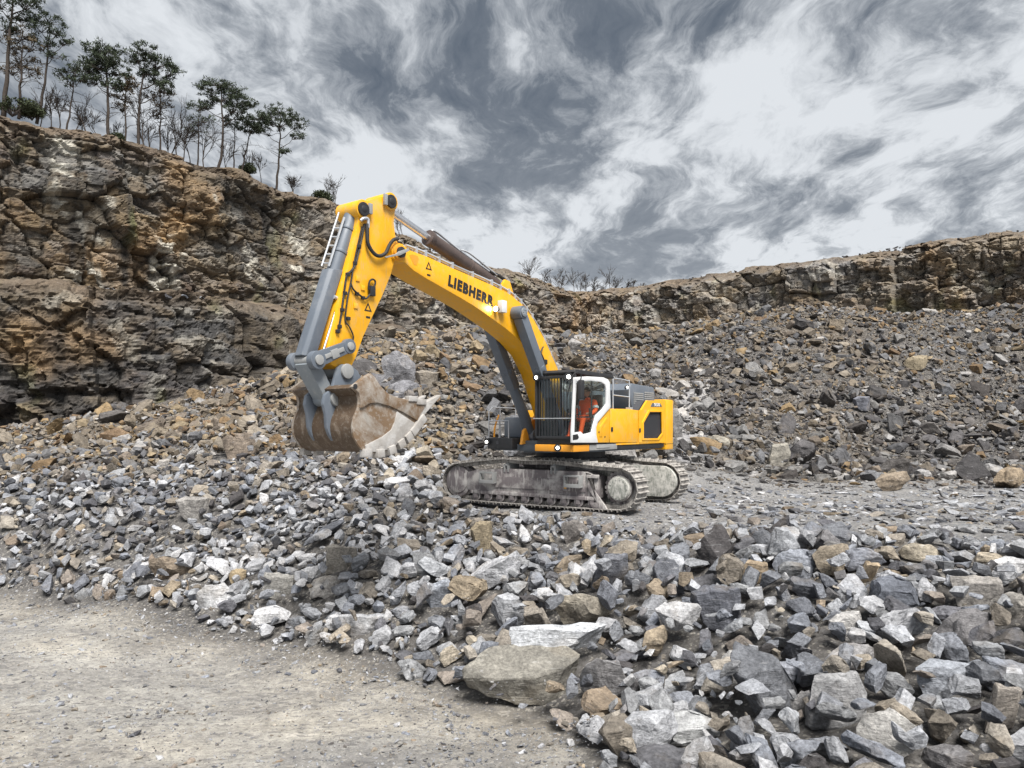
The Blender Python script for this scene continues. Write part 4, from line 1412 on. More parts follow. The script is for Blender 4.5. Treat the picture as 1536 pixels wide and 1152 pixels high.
def thick(path, th):
    out = []
    for i, (x, z) in enumerate(path):
        a = path[max(i - 1, 0)]; b = path[min(i + 1, len(path) - 1)]
        t = Vector((b[0] - a[0], b[1] - a[1])).normalized()
        out.append((x - t.y * th, z + t.x * th))
    return out


cen = (sum(p[0] for p in shp) / len(shp), sum(p[1] for p in shp) / len(shp) + .2)
inn = thick(shp, TH)
k = len(shp) // 2
if math.dist(inn[k], cen) > math.dist(shp[k], cen): inn = thick(shp, -TH)
m = MB()
n = len(shp)
vs = [(x, y, z) for y in (VB0, VB1) for x, z in shp] + [(x, y, z) for y in (VB0, VB1) for x, z in inn]
fs = []
for i in range(n - 1):
    fs += [(i, i + 1, n + i + 1, n + i), (2 * n + i, 3 * n + i, 3 * n + i + 1, 2 * n + i + 1)]
    fs += [(i, 2 * n + i, 2 * n + i + 1, i + 1), (n + i, n + i + 1, 3 * n + i + 1, 3 * n + i)]
fs += [(0, n, 3 * n, 2 * n), (n - 1, 3 * n - 1, 4 * n - 1, 2 * n - 1)]
m.add(vs, fs)
bucket = m.build('bucket', M['bucket_back'], EX, smooth=40)
m = MB()
tq = PL([(525, 582), (534, 576), (548, 580), (546, 590), (535, 594)], VB1)
m.prism(tq, VB0, VB1)
m.build('top_beam', M['bucket_back'], bucket, .02)
sp_px = [(524, 580), (540, 567), (552, 560), (558, 565), (566, 578), (578, 590), (592, 596), (607, 599), (637, 605), (630, 626), (622, 636), (603, 660), (582, 675), (562, 680), (545, 679.5), (536, 669), (528, 655), (526, 640), (529, 626), (535, 611), (536, 600), (534, 590)]
for va, vb in ((VB1 - .005, VB1 + .04), (VB0 - .04, VB0 + .005)):
    MB().prism(PL(sp_px, VB1), va, vb).build('side_plate', M['bucket_side'], bucket, .008)
cut_px = [(524.5, 580), (540, 567.5), (552, 560.5), (558, 565.5), (566, 578.5), (578, 590.5), (592, 596.5), (607, 599.5), (636, 605.5), (622, 631), (600, 618), (580, 609), (562, 604), (550, 605), (541, 611), (536, 612), (536.5, 600), (534.5, 590)]
for va, vb in ((VB1 + .04, VB1 + .075), (VB0 - .075, VB0 - .04)):
    MB().prism(PL(cut_px, VB1), va, vb).build('side_cutter', M['bucket_side'], bucket, .012)
wear_px = [(546, 678), (562, 678), (582, 673.5), (603, 658.5), (621, 636), (592, 617), (589, 632), (583, 645), (570, 655), (544, 668)]
for va, vb in ((VB1 + .04, VB1 + .065), (VB0 - .065, VB0 - .04)):
    MB().prism(PL(wear_px, VB1), va, vb).build('wear_plate', M['bucket_wear'], bucket, .01)
u, z = P(528.5, 580, VB1)
MB().cyl((u, VB1 + .07, z), (u, VB1 + .0765, z), .045, n=16).build('lifting_hole', M['black'], bucket)
edge = PL([(547, 677), (566, 677.5), (583, 672.5), (597, 663.5), (608, 653.5), (616, 644), (622, 636), (628, 628)], VB1)
for i in range(len(edge)):
    a = edge[max(i - 1, 0)]; b = edge[min(i + 1, len(edge) - 1)]
    ang = math.atan2(b[1] - a[1], b[0] - a[0])
    for vv in (VB1 + .02, VB0 - .02):
        Mx = Matrix.Translation((edge[i][0], vv, edge[i][1])) @ Matrix.Rotation(-ang, 4, 'Y')
        MB().box(-.085, .085, -.055, .085 if vv > 0 else .055, -.045, .10, Mx).build('wear_block', M['bucket_wear'], bucket, .014)
# teeth along the lip
t0 = P(633, 613, VB1); t1 = P(659, 593, VB1)
dv = Vector((t1[0] - t0[0], 0, t1[1] - t0[1])); ln = dv.length; dv.normalize(); up = Vector((-dv.z, 0, dv.x))
for i in range(5):
    vv = VB0 + .02 + (VB1 - VB0 - .04) * i / 4
    o = Vector((t0[0], vv, t0[1]))
    m = MB()
    a = [o - dv * .25 + up * .13, o - dv * .25 - up * .13, o + dv * ln + up * .015, o + dv * ln - up * .015]
    vs = []
    for s, wv in ((-1, 0), (1, 0)):
        for j, p in enumerate(a):
            vs.append(p + Vector((0, s * (.095 if j < 2 else .06), 0)))
    m.add(vs, [(0, 1, 3, 2), (4, 6, 7, 5), (0, 4, 5, 1), (2, 3, 7, 6), (0, 2, 6, 4), (1, 5, 7, 3)])
    m.build('tooth', M['bucket_wear'], bucket, .015)
lp0 = P(628, 628, VB1); lp1 = P(638, 607, VB1)
MB().prism([(lp0[0], lp0[1]), (lp1[0], lp1[1]), (lp1[0] + .06, lp1[1] + .03), (lp0[0] + .08, lp0[1] + .05)], VB0, VB1).build('lip', M['bucket_wear'], bucket, .01)
m = MB()
for px0, px1 in ((608, 622), (620, 634)):
    a = P(px0, 598 + (px0 - 608) * .4, VB1); b = P(px1, 598 + (px1 - 608) * .4, VB1)
    m.box(min(a[0], b[0]), max(a[0], b[0]), VB1 - .02, VB1 + .10, a[1] - .05, a[1] + .05)
m.build('side_shroud', M['bucket_wear'], bucket, .015)
ear_px = [(506, 551), (513, 546), (524, 547), (536, 556), (541, 566), (536, 582), (524, 592), (520, 600), (520, 613), (517, 630), (512, 648), (506, 662), (500, 652), (496, 640), (495, 622), (491, 606), (491, 592), (499, 583), (503, 562)]
ears = [(u + .10 * min(1, max(0, (2.75 - z) / .25)), z) for u, z in PL(ear_px, .31)]
for va, vb in ((.25, .33), (-.23, -.15)):
    er = MB().prism(ears, va, vb).build('ear', M['slate'], bucket, .025)
    o = 1 if va > 0 else -1
    yo = vb if va > 0 else va
    for pp, r in ((E0, .13), (E1, .125)):
        MB().cyl((pp.x, yo - o * .01, pp.z), (pp.x, yo + o * .05, pp.z), r, n=20).build('pin_cap', M['steel'], er, .012)
MB().cyl((E0.x, -.2, E0.z), (E0.x, .29, E0.z), .12, n=16).build('bucket_pin', M['link'], bucket, smooth=40)
MB().cyl((E1.x, -.2, E1.z), (E1.x, .29, E1.z), .08, n=16).build('bucket_pin', M['link'], bucket, smooth=40)


# ------------------------------------------------------------------ the operator in the cab
def skin_mesh(name, verts, edges, radii, mat, root=0, sub=2):
    me = bpy.data.meshes.new(name)
    me.from_pydata(verts, edges, [])
    ob = bpy.data.objects.new(name, me); COL.objects.link(ob)
    md = ob.modifiers.new('skin', 'SKIN'); md.use_smooth_shade = True
    sv = me.skin_vertices[0].data
    for i, r in enumerate(radii):
        sv[i].radius = (r, r) if isinstance(r, (int, float)) else r
        sv[i].use_root = i == root
    s = ob.modifiers.new('sub', 'SUBSURF'); s.levels = sub; s.render_levels = sub
    dg = bpy.context.evaluated_depsgraph_get()
    res = bpy.data.meshes.new_from_object(ob.evaluated_get(dg))
    bpy.data.objects.remove(ob)
    for p in res.polygons: p.use_smooth = True
    res.materials.clear(); res.materials.append(mat)
    return res


def operator():
    root = empty('person', UC + Vector((FX * .72 + LX * .95, FY * .72 + LY * .95, 2.15)), BY)
    tag(root, 'operator in orange hi-vis work clothes seated in the excavator cab', 'person')
    # one continuous body, seated, hands on the joysticks (x forward, y left, z up from the seat)
    V = [(0, 0, .10), (.0, 0, .28), (-.02, 0, .46), (-.01, 0, .56), (.02, 0, .64),                     # 0-4 pelvis, waist, chest, neck base, neck
         (-.02, .19, .50), (.06, .26, .30), (.28, .24, .20), (.38, .25, .22),                            # 5-8 left arm
         (-.02, -.19, .50), (.06, -.26, .30), (.28, -.24, .20), (.38, -.25, .22),                        # 9-12 right arm
         (.06, .11, .09), (.48, .15, .12), (.60, .15, -.24), (.66, .15, -.34), (.78, .16, -.35),        # 13-17 left leg
         (.06, -.11, .09), (.48, -.15, .12), (.60, -.15, -.24), (.66, -.15, -.34), (.78, -.16, -.35)]    # 18-22 right leg
    E = [(0, 1), (1, 2), (2, 3), (3, 4), (2, 5), (5, 6), (6, 7), (7, 8), (2, 9), (9, 10), (10, 11), (11, 12),
         (0, 13), (13, 14), (14, 15), (15, 16), (16, 17), (0, 18), (18, 19), (19, 20), (20, 21), (21, 22)]
    Rr = [(.15, .17), (.135, .165), (.135, .185), (.08, .10), .058, .085, .062, .048, .03, .085, .062, .048, .03,
          .10, .075, .055, .05, .04, .10, .075, .055, .05, .04]
    link('body', skin_mesh('body', V, E, Rr, M['jacket']), None, root)
    # head with face, ears and dark hair
    hb = bmesh.new()
    bmesh.ops.create_uvsphere(hb, u_segments=24, v_segments=18, radius=1)
    for v in hb.verts:
        x, y, z = v.co
        v.co = Vector((.098 * x * (1 + .06 * (z < 0)), .076 * y * (1 - .18 * max(0, -z)), .118 * z))
        if x > .55 and abs(y) < .22 and -.35 < z < .12: v.co.x += .022 * (1 - abs(y) / .22)          # nose
        if x > .6 and .05 < z < .3 and .18 < abs(y) < .55: v.co.x -= .010                            # eye sockets
        if x > .7 and -.62 < z < -.48 and abs(y) < .35: v.co.x += .006                                # lips
    me = bpy.data.meshes.new('head'); hb.to_mesh(me); hb.free()
    for p in me.polygons: p.use_smooth = True
    hd = link('head', me, M['skin'], root); hd.location = (.05, 0, .755)
    hh = bmesh.new(); bmesh.ops.create_uvsphere(hh, u_segments=24, v_segments=18, radius=1)
    dl = [v for v in hh.verts if v.co.z < .12 and v.co.x > -.25 or v.co.z < -.45 or (v.co.x > .8 and v.co.z < .45)]
    bmesh.ops.delete(hh, geom=dl, context='VERTS')
    for v in hh.verts: v.co = Vector((.108 * v.co.x, .086 * v.co.y, .128 * v.co.z))
    me = bpy.data.meshes.new('hair'); hh.to_mesh(me); hh.free()
    for p in me.polygons: p.use_smooth = True
    link('hair', me, M['dark_hair'], hd)
    for s in (1, -1):
        e = MB().cyl((-.005, s * .072, -.03), (.0, s * .088, .025), .018, .022, n=8).build('ear', M['skin'], hd, smooth=60)
        MB().cyl((.083, s * .03, .018), (.092, s * .03, .018), .012, .008, n=8).build('eye', M['dark_hair'], hd, smooth=60)
        # hand: palm, four fingers and thumb closed on the joystick
        px_, py_, pz = .40, s * .252, .225
        Vh = [(-.03, 0, 0), (.03, 0, .01)]
        Eh = [(0, 1)]; Rh = [(.026, .02), (.032, .018)]
        for f in range(4):
            y = (f - 1.5) * .018; L = (.030, .034, .032, .026)[f]
            b = len(Vh)
            Vh += [(.05, y, .012), (.05 + L, y, .0), (.05 + L * .9, y, -.03), (.05 + L * .2, y, -.042)]
            Eh += [(1, b), (b, b + 1), (b + 1, b + 2), (b + 2, b + 3)]; Rh += [.0095, .009, .0085, .008]
        b = len(Vh)
        Vh += [(.0, -s * .035, -.008), (.035, -s * .048, -.02), (.06, -s * .04, -.03)]
        Eh += [(0, b), (b, b + 1), (b + 1, b + 2)]; Rh += [.012, .011, .009]
        hm = link('hand', skin_mesh('hand', Vh, Eh, Rh, M['skin'], 0, 1), None, root)
        hm.location = (px_, py_, pz)
    m = MB()
    for s in (1, -1):
        m.cyl((.02, s * .232, .40), (.045, s * .252, .34), .082, .078, n=18, caps=False)
    m.build('reflective_band', M['tape'], root, smooth=50)
    return root


operator()


# ------------------------------------------------------------------ trees and shrubs on the rim
def limb_path(p0, p1, bend, n, r):
    p0 = Vector(p0); p1 = Vector(p1)
    out = []
    for k in range(n + 1):
        t = k / n
        p = p0.lerp(p1, t) + Vector(bend) * math.sin(math.pi * t)
        if 0 < k < n: p += Vector((r.gauss(0, .04), r.gauss(0, .04), r.gauss(0, .03)))
        out.append(p)
    return out


def tufts(r, centre, rad, n, ln=(.18, .40), wd=.042):
    V, Fc = [], []
    for _ in range(n):
        d = Vector((r.gauss(0, 1), r.gauss(0, 1), r.gauss(0, 1))).normalized()
        p = Vector(centre) + Vector((d.x * rad[0], d.y * rad[1], d.z * rad[2])) * (r.random() ** .45)
        q = Vector((r.gauss(0, 1), r.gauss(0, 1), r.gauss(.5, .8))).normalized() * r.uniform(*ln)
        s = q.orthogonal().normalized() * wd * r.uniform(.7, 1.4)
        s.rotate(Matrix.Rotation(r.uniform(0, 6.28), 3, q))
        b = len(V)
        V += [p - s, p + s, p + q]; Fc.append((b, b + 1, b + 2))
    return V, Fc


def pine(base, top, bend, crown, label, seed, leaf='needle', dens=1.0, bare=10, name='pine_tree', cat='tree', trunk_r=.13, group='pines on the left rim'):
    """crown: list of (dx, dz, rx, rz) foliage masses in metres from the trunk top"""
    r = random.Random(seed)
    base = Vector(base); top = Vector(top)
    root = empty(name, base)
    tag(root, label, cat, group)
    T = limb_path((0, 0, -1.0), top - base, bend, 10, r)
    tr = MB().tube(T, trunk_r, 8, trunk_r * .28)
    hgt = (top - base).z

    def on_trunk(z):
        for a, b in zip(T, T[1:]):
            if a.z <= z <= b.z: return a.lerp(b, (z - a.z) / (b.z - a.z + 1e-6))
        return T[-1]
    V, Fc = [], []
    tp = T[-1]
    for (dx, dz, rx, rz) in crown:
        c = tp + Vector((dx, r.uniform(-.5, .5) * rx, dz))
        nb = max(3, int(7 * rx * dens))
        st = on_trunk(max(.35 * hgt, c.z - abs(dx) * .55 - .5))
        mid = st.lerp(c, .75) - Vector((0, 0, .12))
        tr.tube(limb_path(st, mid, (0, 0, -.12), 4, r), trunk_r * .34, 5, .02)
        for k in range(int(nb * 3.2)):
            a = r.uniform(0, 6.28); q = r.random() ** .5
            cc = c + Vector((math.cos(a) * rx * q * 1.2, math.sin(a) * rx * q, r.uniform(-1, 1) * rz * (1.25 - .5 * q)))
            tr.tube(limb_path(mid, cc, (0, 0, -.05), 3, r), .022, 4, .009)
            s = r.uniform(.22, .44)
            v, f = tufts(r, cc, (s, s, s * .5), int(24 * dens))
            b = len(V); V += v; Fc += [tuple(i + b for i in q_) for q_ in f]
    for k in range(bare):                                   # dead lower branches
        z = r.uniform(.22, .75) * hgt
        p = on_trunk(z); a = r.uniform(0, 6.28); L = r.uniform(.6, 1.7)
        e = p + Vector((math.cos(a) * L, math.sin(a) * L, r.uniform(-.25, .55)))
        tr.tube(limb_path(p, e, (0, 0, .1), 3, r), .028, 4, .008)
        for j in range(3):
            s = p.lerp(e, r.uniform(.4, .95)); e2 = s + Vector((r.gauss(0, .3), r.gauss(0, .3), r.uniform(-.1, .4)))
            tr.tube([s, e2], .012, 3, .006)
    tr.build('trunk', M['bark'], root, smooth=60)
    me = np_mesh('crown', np.array([v[:] for v in V]), np.array(Fc), True)
    link('crown', me, M[leaf], root)
    return root


def rim(px, py, back=1.0):
    """point on the rim a little behind the wall's lip, seen at that pixel"""
    k = np.interp(px, [-420, -200, 0, 110, 200, 330, 430, 510, 600, 700, 790, 860, 930], [u[1] for u in UPPER[:13]])
    return W(px, py, float(k) + back)


def pine_px(bx, by, tx, ty, crown_px, label, seed, back=1.2, bend=(0, 0, 0), **kw):
    b = rim(bx, by, back); s = b.y / F
    t = W(tx, ty, b.y)
    cr = [((x - tx) * s, (ty - y) * s, w * s, h * s) for x, y, w, h in crown_px]
    return pine(b, t, bend, cr, label, seed, **kw)


pine_px(163, 212, 157, 72, [(155, 74, 22, 9), (140, 88, 20, 10), (172, 88, 18, 10), (130, 104, 16, 8), (176, 106, 15, 8), (152, 100, 22, 9), (142, 122, 14, 6), (170, 128, 13, 5)], 'dense upright pine left of the cliff overhang, tallest of its group', 1, dens=1.1, bend=(.1, 0, 0), trunk_r=.17)
pine_px(206, 216, 219, 84, [(222, 80, 20, 7), (206, 88, 14, 7), (240, 96, 17, 8), (258, 104, 13, 8), (214, 104, 17, 8), (236, 116, 14, 7), (250, 130, 11, 5)], 'spreading pine with forked crown right of the dense upright pine', 2, dens=1.05, bend=(-.15, 0, 0), trunk_r=.15)
pine_px(187, 214, 189, 118, [(189, 118, 13, 7), (180, 130, 12, 7), (198, 132, 10, 6), (188, 146, 14, 6), (178, 160, 10, 4)], 'slim brownish pine between the two dense pines', 3, dens=.8, leaf='needle_brown', trunk_r=.1)
pine_px(240, 226, 240, 132, [(240, 134, 16, 7), (228, 146, 12, 6), (254, 142, 11, 6), (244, 160, 14, 5), (232, 172, 9, 4)], 'sparse small pine on the rim right of the spreading pine', 4, dens=.6, leaf='needle_brown', trunk_r=.1)
pine_px(100, 186, 113, 108, [(112, 106, 16, 6), (100, 114, 12, 5), (122, 116, 9, 5), (108, 126, 12, 4)], 'small leaning pine left of the dense upright pine', 5, dens=.7, trunk_r=.09)
pine_px(55, 168, 74, 36, [(76, 34, 18, 7), (64, 46, 16, 7), (90, 48, 14, 7), (98, 60, 10, 5), (72, 66, 16, 6), (84, 82, 12, 4)], 'tall thin pine with a curved trunk near the left edge', 6, dens=.8, bend=(.25, 0, 0), trunk_r=.13)
pine_px(5, 160, 20, -10, [(20, -8, 26, 9), (0, 8, 22, 8), (44, 6, 18, 7), (54, -6, 14, 6), (24, 22, 20, 7), (4, 38, 16, 6)], 'tallest pine at the left picture edge, its top cut off', 7, dens=.9, trunk_r=.2, bare=16)
pine_px(28, 160, 34, 58, [(32, 56, 18, 9), (20, 72, 16, 9), (46, 70, 14, 9), (30, 92, 20, 9), (14, 104, 12, 7), (46, 104, 12, 7)], 'brown-leaved broad tree between the two tall left pines', 8, dens=.75, leaf='needle_brown', trunk_r=.13, name='oak_tree', bare=18)
pine_px(326, 248, 330, 128, [(330, 126, 21, 7), (314, 136, 16, 7), (346, 136, 16, 7), (330, 146, 22, 7), (364, 152, 15, 6), (300, 154, 15, 6), (352, 164, 14, 5), (376, 156, 9, 4)], 'broad umbrella-shaped pine with a bowed trunk above the overhang', 9, bend=(.45, 0, 0), trunk_r=.16)
pine_px(297, 240, 299, 160, [(300, 164, 13, 8), (292, 178, 13, 7), (310, 180, 12, 7), (298, 194, 14, 5)], 'half-bare young conifer left of the umbrella-shaped pine', 10, dens=.6, trunk_r=.09, bare=18)
pine_px(362, 254, 382, 180, [(384, 176, 15, 6), (370, 182, 13, 6), (392, 188, 9, 5), (376, 194, 12, 4)], 'leaning pine with dark crown right of the umbrella-shaped pine', 11, dens=1.1, bend=(-.2, 0, 0), trunk_r=.11)
pine_px(351, 254, 351, 174, [(351, 174, 11, 6), (344, 184, 10, 6), (358, 190, 9, 4)], 'thin small pine tucked behind the leaning pine', 12, dens=.9, trunk_r=.09)
pine_px(414, 274, 420, 168, [(418, 166, 17, 7), (404, 176, 13, 6), (432, 178, 13, 7), (448, 186, 12, 6), (420, 188, 18, 6), (398, 196, 10, 5), (444, 202, 9, 5), (426, 228, 6, 3)], 'rightmost tall pine standing alone on the left rim', 13, bend=(.15, 0, 0), trunk_r=.14)


def bare_tree(base, h, label, seed, spread=.5, group='bare trees along the rim', name='bare_tree', rmin=.012, stems=1):
    r = random.Random(seed)
    root = empty(name, base); tag(root, label, 'tree' if h > 2.2 else 'shrub', group)
    tr = MB(); tw = MB()

    def grow(p, d, L, rad, lev, m):
        n = 3
        pts = [p]
        for k in range(n):
            d = (d + Vector((r.gauss(0, .13), r.gauss(0, .13), r.gauss(.03, .08)))).normalized()
            pts.append(pts[-1] + d * L / n)
        m.tube(pts, rad, 5 if lev == 0 else 3, max(rad * .5, rmin * .6))
        if lev >= 3: return
        for k in range((6, 5, 4)[lev]):
            t = r.uniform(.3, 1.0)
            q = pts[min(int(t * n), n - 1)].lerp(pts[min(int(t * n) + 1, n)], (t * n) % 1)
            dd = (d + Vector((r.gauss(0, spread), r.gauss(0, spread), r.gauss(.05, .25)))).normalized()
            grow(q, dd, L * r.uniform(.42, .68), max(rad * .5, rmin), lev + 1, tw)
    for s in range(stems):
        grow(Vector((r.uniform(-.2, .2) * (stems > 1), 0, -.7)), Vector((r.gauss(0, .12), r.gauss(0, .12), 1)).normalized(), h * .62, .02 * h ** .9 * .5 + .02, 0, tr)
    tr.build('trunk', M['bark'], root, smooth=60)
    tw.build('crown', M['twig'], root)
    return root


NTH = ['first', 'second', 'third', 'fourth', 'fifth', 'sixth', 'seventh', 'eighth', 'ninth', 'tenth', 'eleventh', 'twelfth', 'thirteenth', 'fourteenth', 'fifteenth', 'sixteenth', 'seventeenth', 'eighteenth', 'nineteenth', 'twentieth']
BT = [(75, 186, 3.0), (88, 190, 3.6), (120, 196, 2.4), (134, 204, 3.4), (146, 208, 2.6), (178, 214, 2.0), (216, 222, 4.2), (226, 224, 3.6), (254, 232, 4.6), (266, 234, 4.4), (274, 236, 4.0), (286, 240, 3.2),
      (306, 244, 4.4), (340, 252, 3.0), (376, 262, 3.0), (392, 266, 2.4), (222, 222, 5.0), (258, 232, 3.4), (60, 178, 2.6), (110, 190, 2.2)]
for i, (px, py, h) in enumerate(BT):
    b = rim(px, py + 2, 1.0 + .9 * (i % 3))
    near = min([(163, 'the dense upright pine'), (206, 'the spreading pine'), (240, 'the sparse small pine'), (330, 'the umbrella-shaped pine'), (414, 'the rightmost tall pine'), (55, 'the curved thin pine'), (297, 'the half-bare conifer')], key=lambda q: abs(q[0] - px))
    rank = sorted(q[0] for q in BT).index(px)
    bare_tree(b, h * 1.3, 'leafless sapling on the rim beside %s, %s from the left' % (near[1], NTH[rank]), 40 + i, .42, 'leafless saplings between the rim pines', rmin=.016)
bare_tree(rim(440, 282, 1.5), 2.2, 'leafless bush right of the rightmost tall pine', 71, .6, name='bare_bush', stems=4)
bare_tree(rim(500, 303, 2.5), 3.4, 'leafless bush on the rim left of the boom tip', 72, .55, name='bare_bush', stems=3)
bare_tree(rim(604, 356, 2.5), 4.6, 'leafless tree behind the boom pivot', 73, .5, stems=2)
bare_tree(rim(572, 345, 2.5), 3.2, 'leafless bush behind the stick', 74, .5, name='bare_bush', stems=3)
FT = [(722, 404, 2.4), (793, 420, 5.0), (800, 420, 3.8), (818, 424, 3.2), (838, 436, 4.6), (850, 438, 4.4), (860, 440, 5.6), (868, 440, 5.2), (878, 440, 4.2), (888, 440, 3.8), (896, 440, 4.2), (906, 440, 3.6), (915, 438, 5.2), (924, 438, 3.6), (950, 434, 2.6), (966, 432, 2.2), (935, 437, 3.0), (828, 430, 3.4)]
for i, (px, py, h) in enumerate(FT):
    w = NTH[sorted(q[0] for q in FT).index(px)]
    bare_tree(rim(min(px, 925), py + 3, 3.0 + (i % 4)) if px < 926 else W(px, py + 3, 120), h, 'leafless tree on the far skyline above the boom, %s from the left' % w, 90 + i, .5, 'leafless trees on the far skyline', rmin=.022)


def shrub(base, rx, rz, label, seed, leaf='shrub'):
    r = random.Random(seed)
    root = empty('evergreen_shrub', base); tag(root, label, 'shrub', 'evergreen shrubs on the rim')
    V, Fc = [], []; st = MB()
    for k in range(26):
        a = r.uniform(0, 6.28); q = r.random() ** .5
        c = Vector((math.cos(a) * rx * q, math.sin(a) * rx * q * .6, r.uniform(.0, 1) * rz * (1.1 - .6 * q)))
        st.tube([(0, 0, -.5), c * .5, c], .03, 4, .01)
        v, f = tufts(r, c, (.4, .4, .3), 70, (.12, .26), .06)
        b = len(V); V += v; Fc += [tuple(i + b for i in q_) for q_ in f]
    st.build('stem', M['twig'], root)
    link('foliage', np_mesh('foliage', np.array([v[:] for v in V]), np.array(Fc), True), M[leaf], root)


shrub(rim(18, 166, 1.0), 1.9, 1.3, 'dark evergreen shrub at the foot of the tallest left pine', 1)
shrub(rim(48, 172, 1.2), 1.0, .8, 'low evergreen shrub beside the curved thin pine', 2)
shrub(rim(175, 213, 1.0), .5, .7, 'small green shrub right of the dense upright pine trunk', 3)
shrub(rim(372, 258, 1.2), .7, .7, 'small dark shrub below the leaning pine', 4)
shrub(rim(486, 298, 2.0), 1.2, .9, 'low dark scrub on the rim behind the stick top', 5)


# ------------------------------------------------------------------ broken rock
def rock_hull(seed, flat=.6, n_cut=6):
    r = random.Random(seed)
    bm = bmesh.new()
    ex = Vector((1, r.uniform(.55, .95), r.uniform(.7, 1.15) * flat))
    if seed % 2:
        pts = [Vector((sx * ex.x * r.uniform(.6, 1), sy * ex.y * r.uniform(.55, 1), sz * ex.z * r.uniform(.6, 1))) for sx in (-1, 1) for sy in (-1, 1) for sz in (-1, 1)]
        sk = r.uniform(-.6, .6); sk2 = r.uniform(-.5, .5)
        for p in pts: p.x += sk * p.z + sk2 * p.y
    else:
        pts = []
        for _ in range(11):
            d = Vector((r.gauss(0, 1), r.gauss(0, 1), r.gauss(0, 1))).normalized()
            k = (abs(d.x) ** 3 + abs(d.y) ** 3 + abs(d.z) ** 3) ** (-1 / 3)
            pts.append(Vector((d.x * ex.x, d.y * ex.y, d.z * ex.z)) * k * r.uniform(.8, 1))
    for p in pts: bm.verts.new(p)
    bmesh.ops.convex_hull(bm, input=bm.verts)
    for i in range(n_cut):
        d = Vector((r.gauss(0, 1), r.gauss(0, 1), r.gauss(0, .9))).normalized()
        mx = max(v.co.dot(d) for v in bm.verts)
        co = d * mx * r.uniform(.52, .90)
        bmesh.ops.bisect_plane(bm, geom=bm.verts[:] + bm.edges[:] + bm.faces[:], plane_co=co, plane_no=d, clear_outer=True)
        ps = [v.co.copy() for v in bm.verts]
        bm.clear()
        for p in ps: bm.verts.new(p)
        bmesh.ops.remove_doubles(bm, verts=bm.verts, dist=.05)
        bmesh.ops.convex_hull(bm, input=bm.verts)
    bmesh.ops.delete(bm, geom=[v for v in bm.verts if not v.link_faces], context='VERTS')
    bmesh.ops.recalc_face_normals(bm, faces=bm.faces)
    mid = sum((v.co for v in bm.verts), Vector()) / len(bm.verts)
    for v in bm.verts: v.co -= mid
    mxr = max(v.co.length for v in bm.verts)
    for v in bm.verts: v.co /= mxr
    return bm


def hull_arrays(bm):
    bm.verts.index_update()
    return np.array([v.co[:] for v in bm.verts]), np.array([[v.index for v in f.verts] for f in bm.faces])


LOW = []           # cheap stones for the rubble mass
for s in range(36):
    bm = rock_hull(1000 + s, (.34, .50, .72)[s % 3], 3)
    bmesh.ops.triangulate(bm, faces=bm.faces)
    LOW.append(hull_arrays(bm)); bm.free()
DET = []           # detailed stones for the ones that show individually
DETV = []
SLAB = [(-1.0, -.05, .20), (-.62, .70, .40), (.50, .80, .44), (1.0, .20, .36), (.62, -.40, .26), (.10, -.62, .17), (-.55, -.58, .14), (-.92, -.02, -.22), (-.5, .6, -.42), (.7, .6, -.42), (.80, .05, -.36), (.34, -.50, -.44), (-.15, -.52, -.38), (-.62, -.40, -.26), (-.98, -.22, .02)]


def slab_hull():
    bm = bmesh.new()
    for p in SLAB: bm.verts.new(p)
    bmesh.ops.convex_hull(bm, input=bm.verts)
    bmesh.ops.recalc_face_normals(bm, faces=bm.faces)
    return bm


for s in range(27):
    bm = slab_hull() if s == 26 else rock_hull(3000 + s, (.34, .50, .70)[s % 3], 6)
    bmesh.ops.dissolve_limit(bm, angle_limit=R(3), verts=bm.verts, edges=bm.edges)
    ed = [e for e in bm.edges if len(e.link_faces) == 2 and e.calc_face_angle(0) > R(15)]
    bmesh.ops.bevel(bm, geom=ed, offset=.022, segments=1, affect='EDGES', clamp_overlap=True)
    bmesh.ops.triangulate(bm, faces=bm.faces)
    for _ in range(3):
        le = [e for e in bm.edges if e.calc_length() > .20]
        if le: bmesh.ops.subdivide_edges(bm, edges=le, cuts=1)
        bmesh.ops.triangulate(bm, faces=bm.faces)
    bm.normal_update()
    for v in bm.verts:
        p = v.co * 1.0 + Vector((s * 7.7, 0, 0))
        a = mnoise.fractal(p * 1.8, 1.0, 2.0, 4) * .065 + mnoise.fractal(p * 6, .9, 2.0, 3) * .03
        q = Vector((p.x * .6, p.y * .6, p.z * 7))
        a += mnoise.noise(q) * .022
        v.co += v.normal * a
    mxr = max(v.co.length for v in bm.verts)
    for v in bm.verts: v.co /= mxr
    me = bpy.data.meshes.new('rock'); bm.to_mesh(me)
    me.materials.append(M['rock_obj'])
    DET.append(me); DETV.append(np.array([v.co[:] for v in bm.verts])[::3]); bm.free()

GREY = [(.225, .24, .275), (.27, .28, .305), (.31, .32, .34), (.19, .20, .225), (.14, .147, .168), (.36, .368, .39), (.25, .255, .265), (.165, .172, .19)]
PALE = [(.40, .405, .425), (.35, .36, .385), (.45, .45, .46)]
BROWN = [(.25, .225, .195), (.29, .255, .21), (.21, .185, .155), (.33, .30, .26), (.235, .205, .18)]
OCHRE = [(.30, .225, .14), (.265, .19, .115), (.37, .31, .22), (.235, .17, .115), (.33, .25, .15)]
DARK = [(.085, .085, .095), (.11, .11, .12), (.075, .07, .072), (.14, .14, .155), (.17, .165, .17)]


def gx(px, py, x0, y0, sx, sy):
    return math.exp(-((px - x0) / sx) ** 2 - ((py - y0) / sy) ** 2)


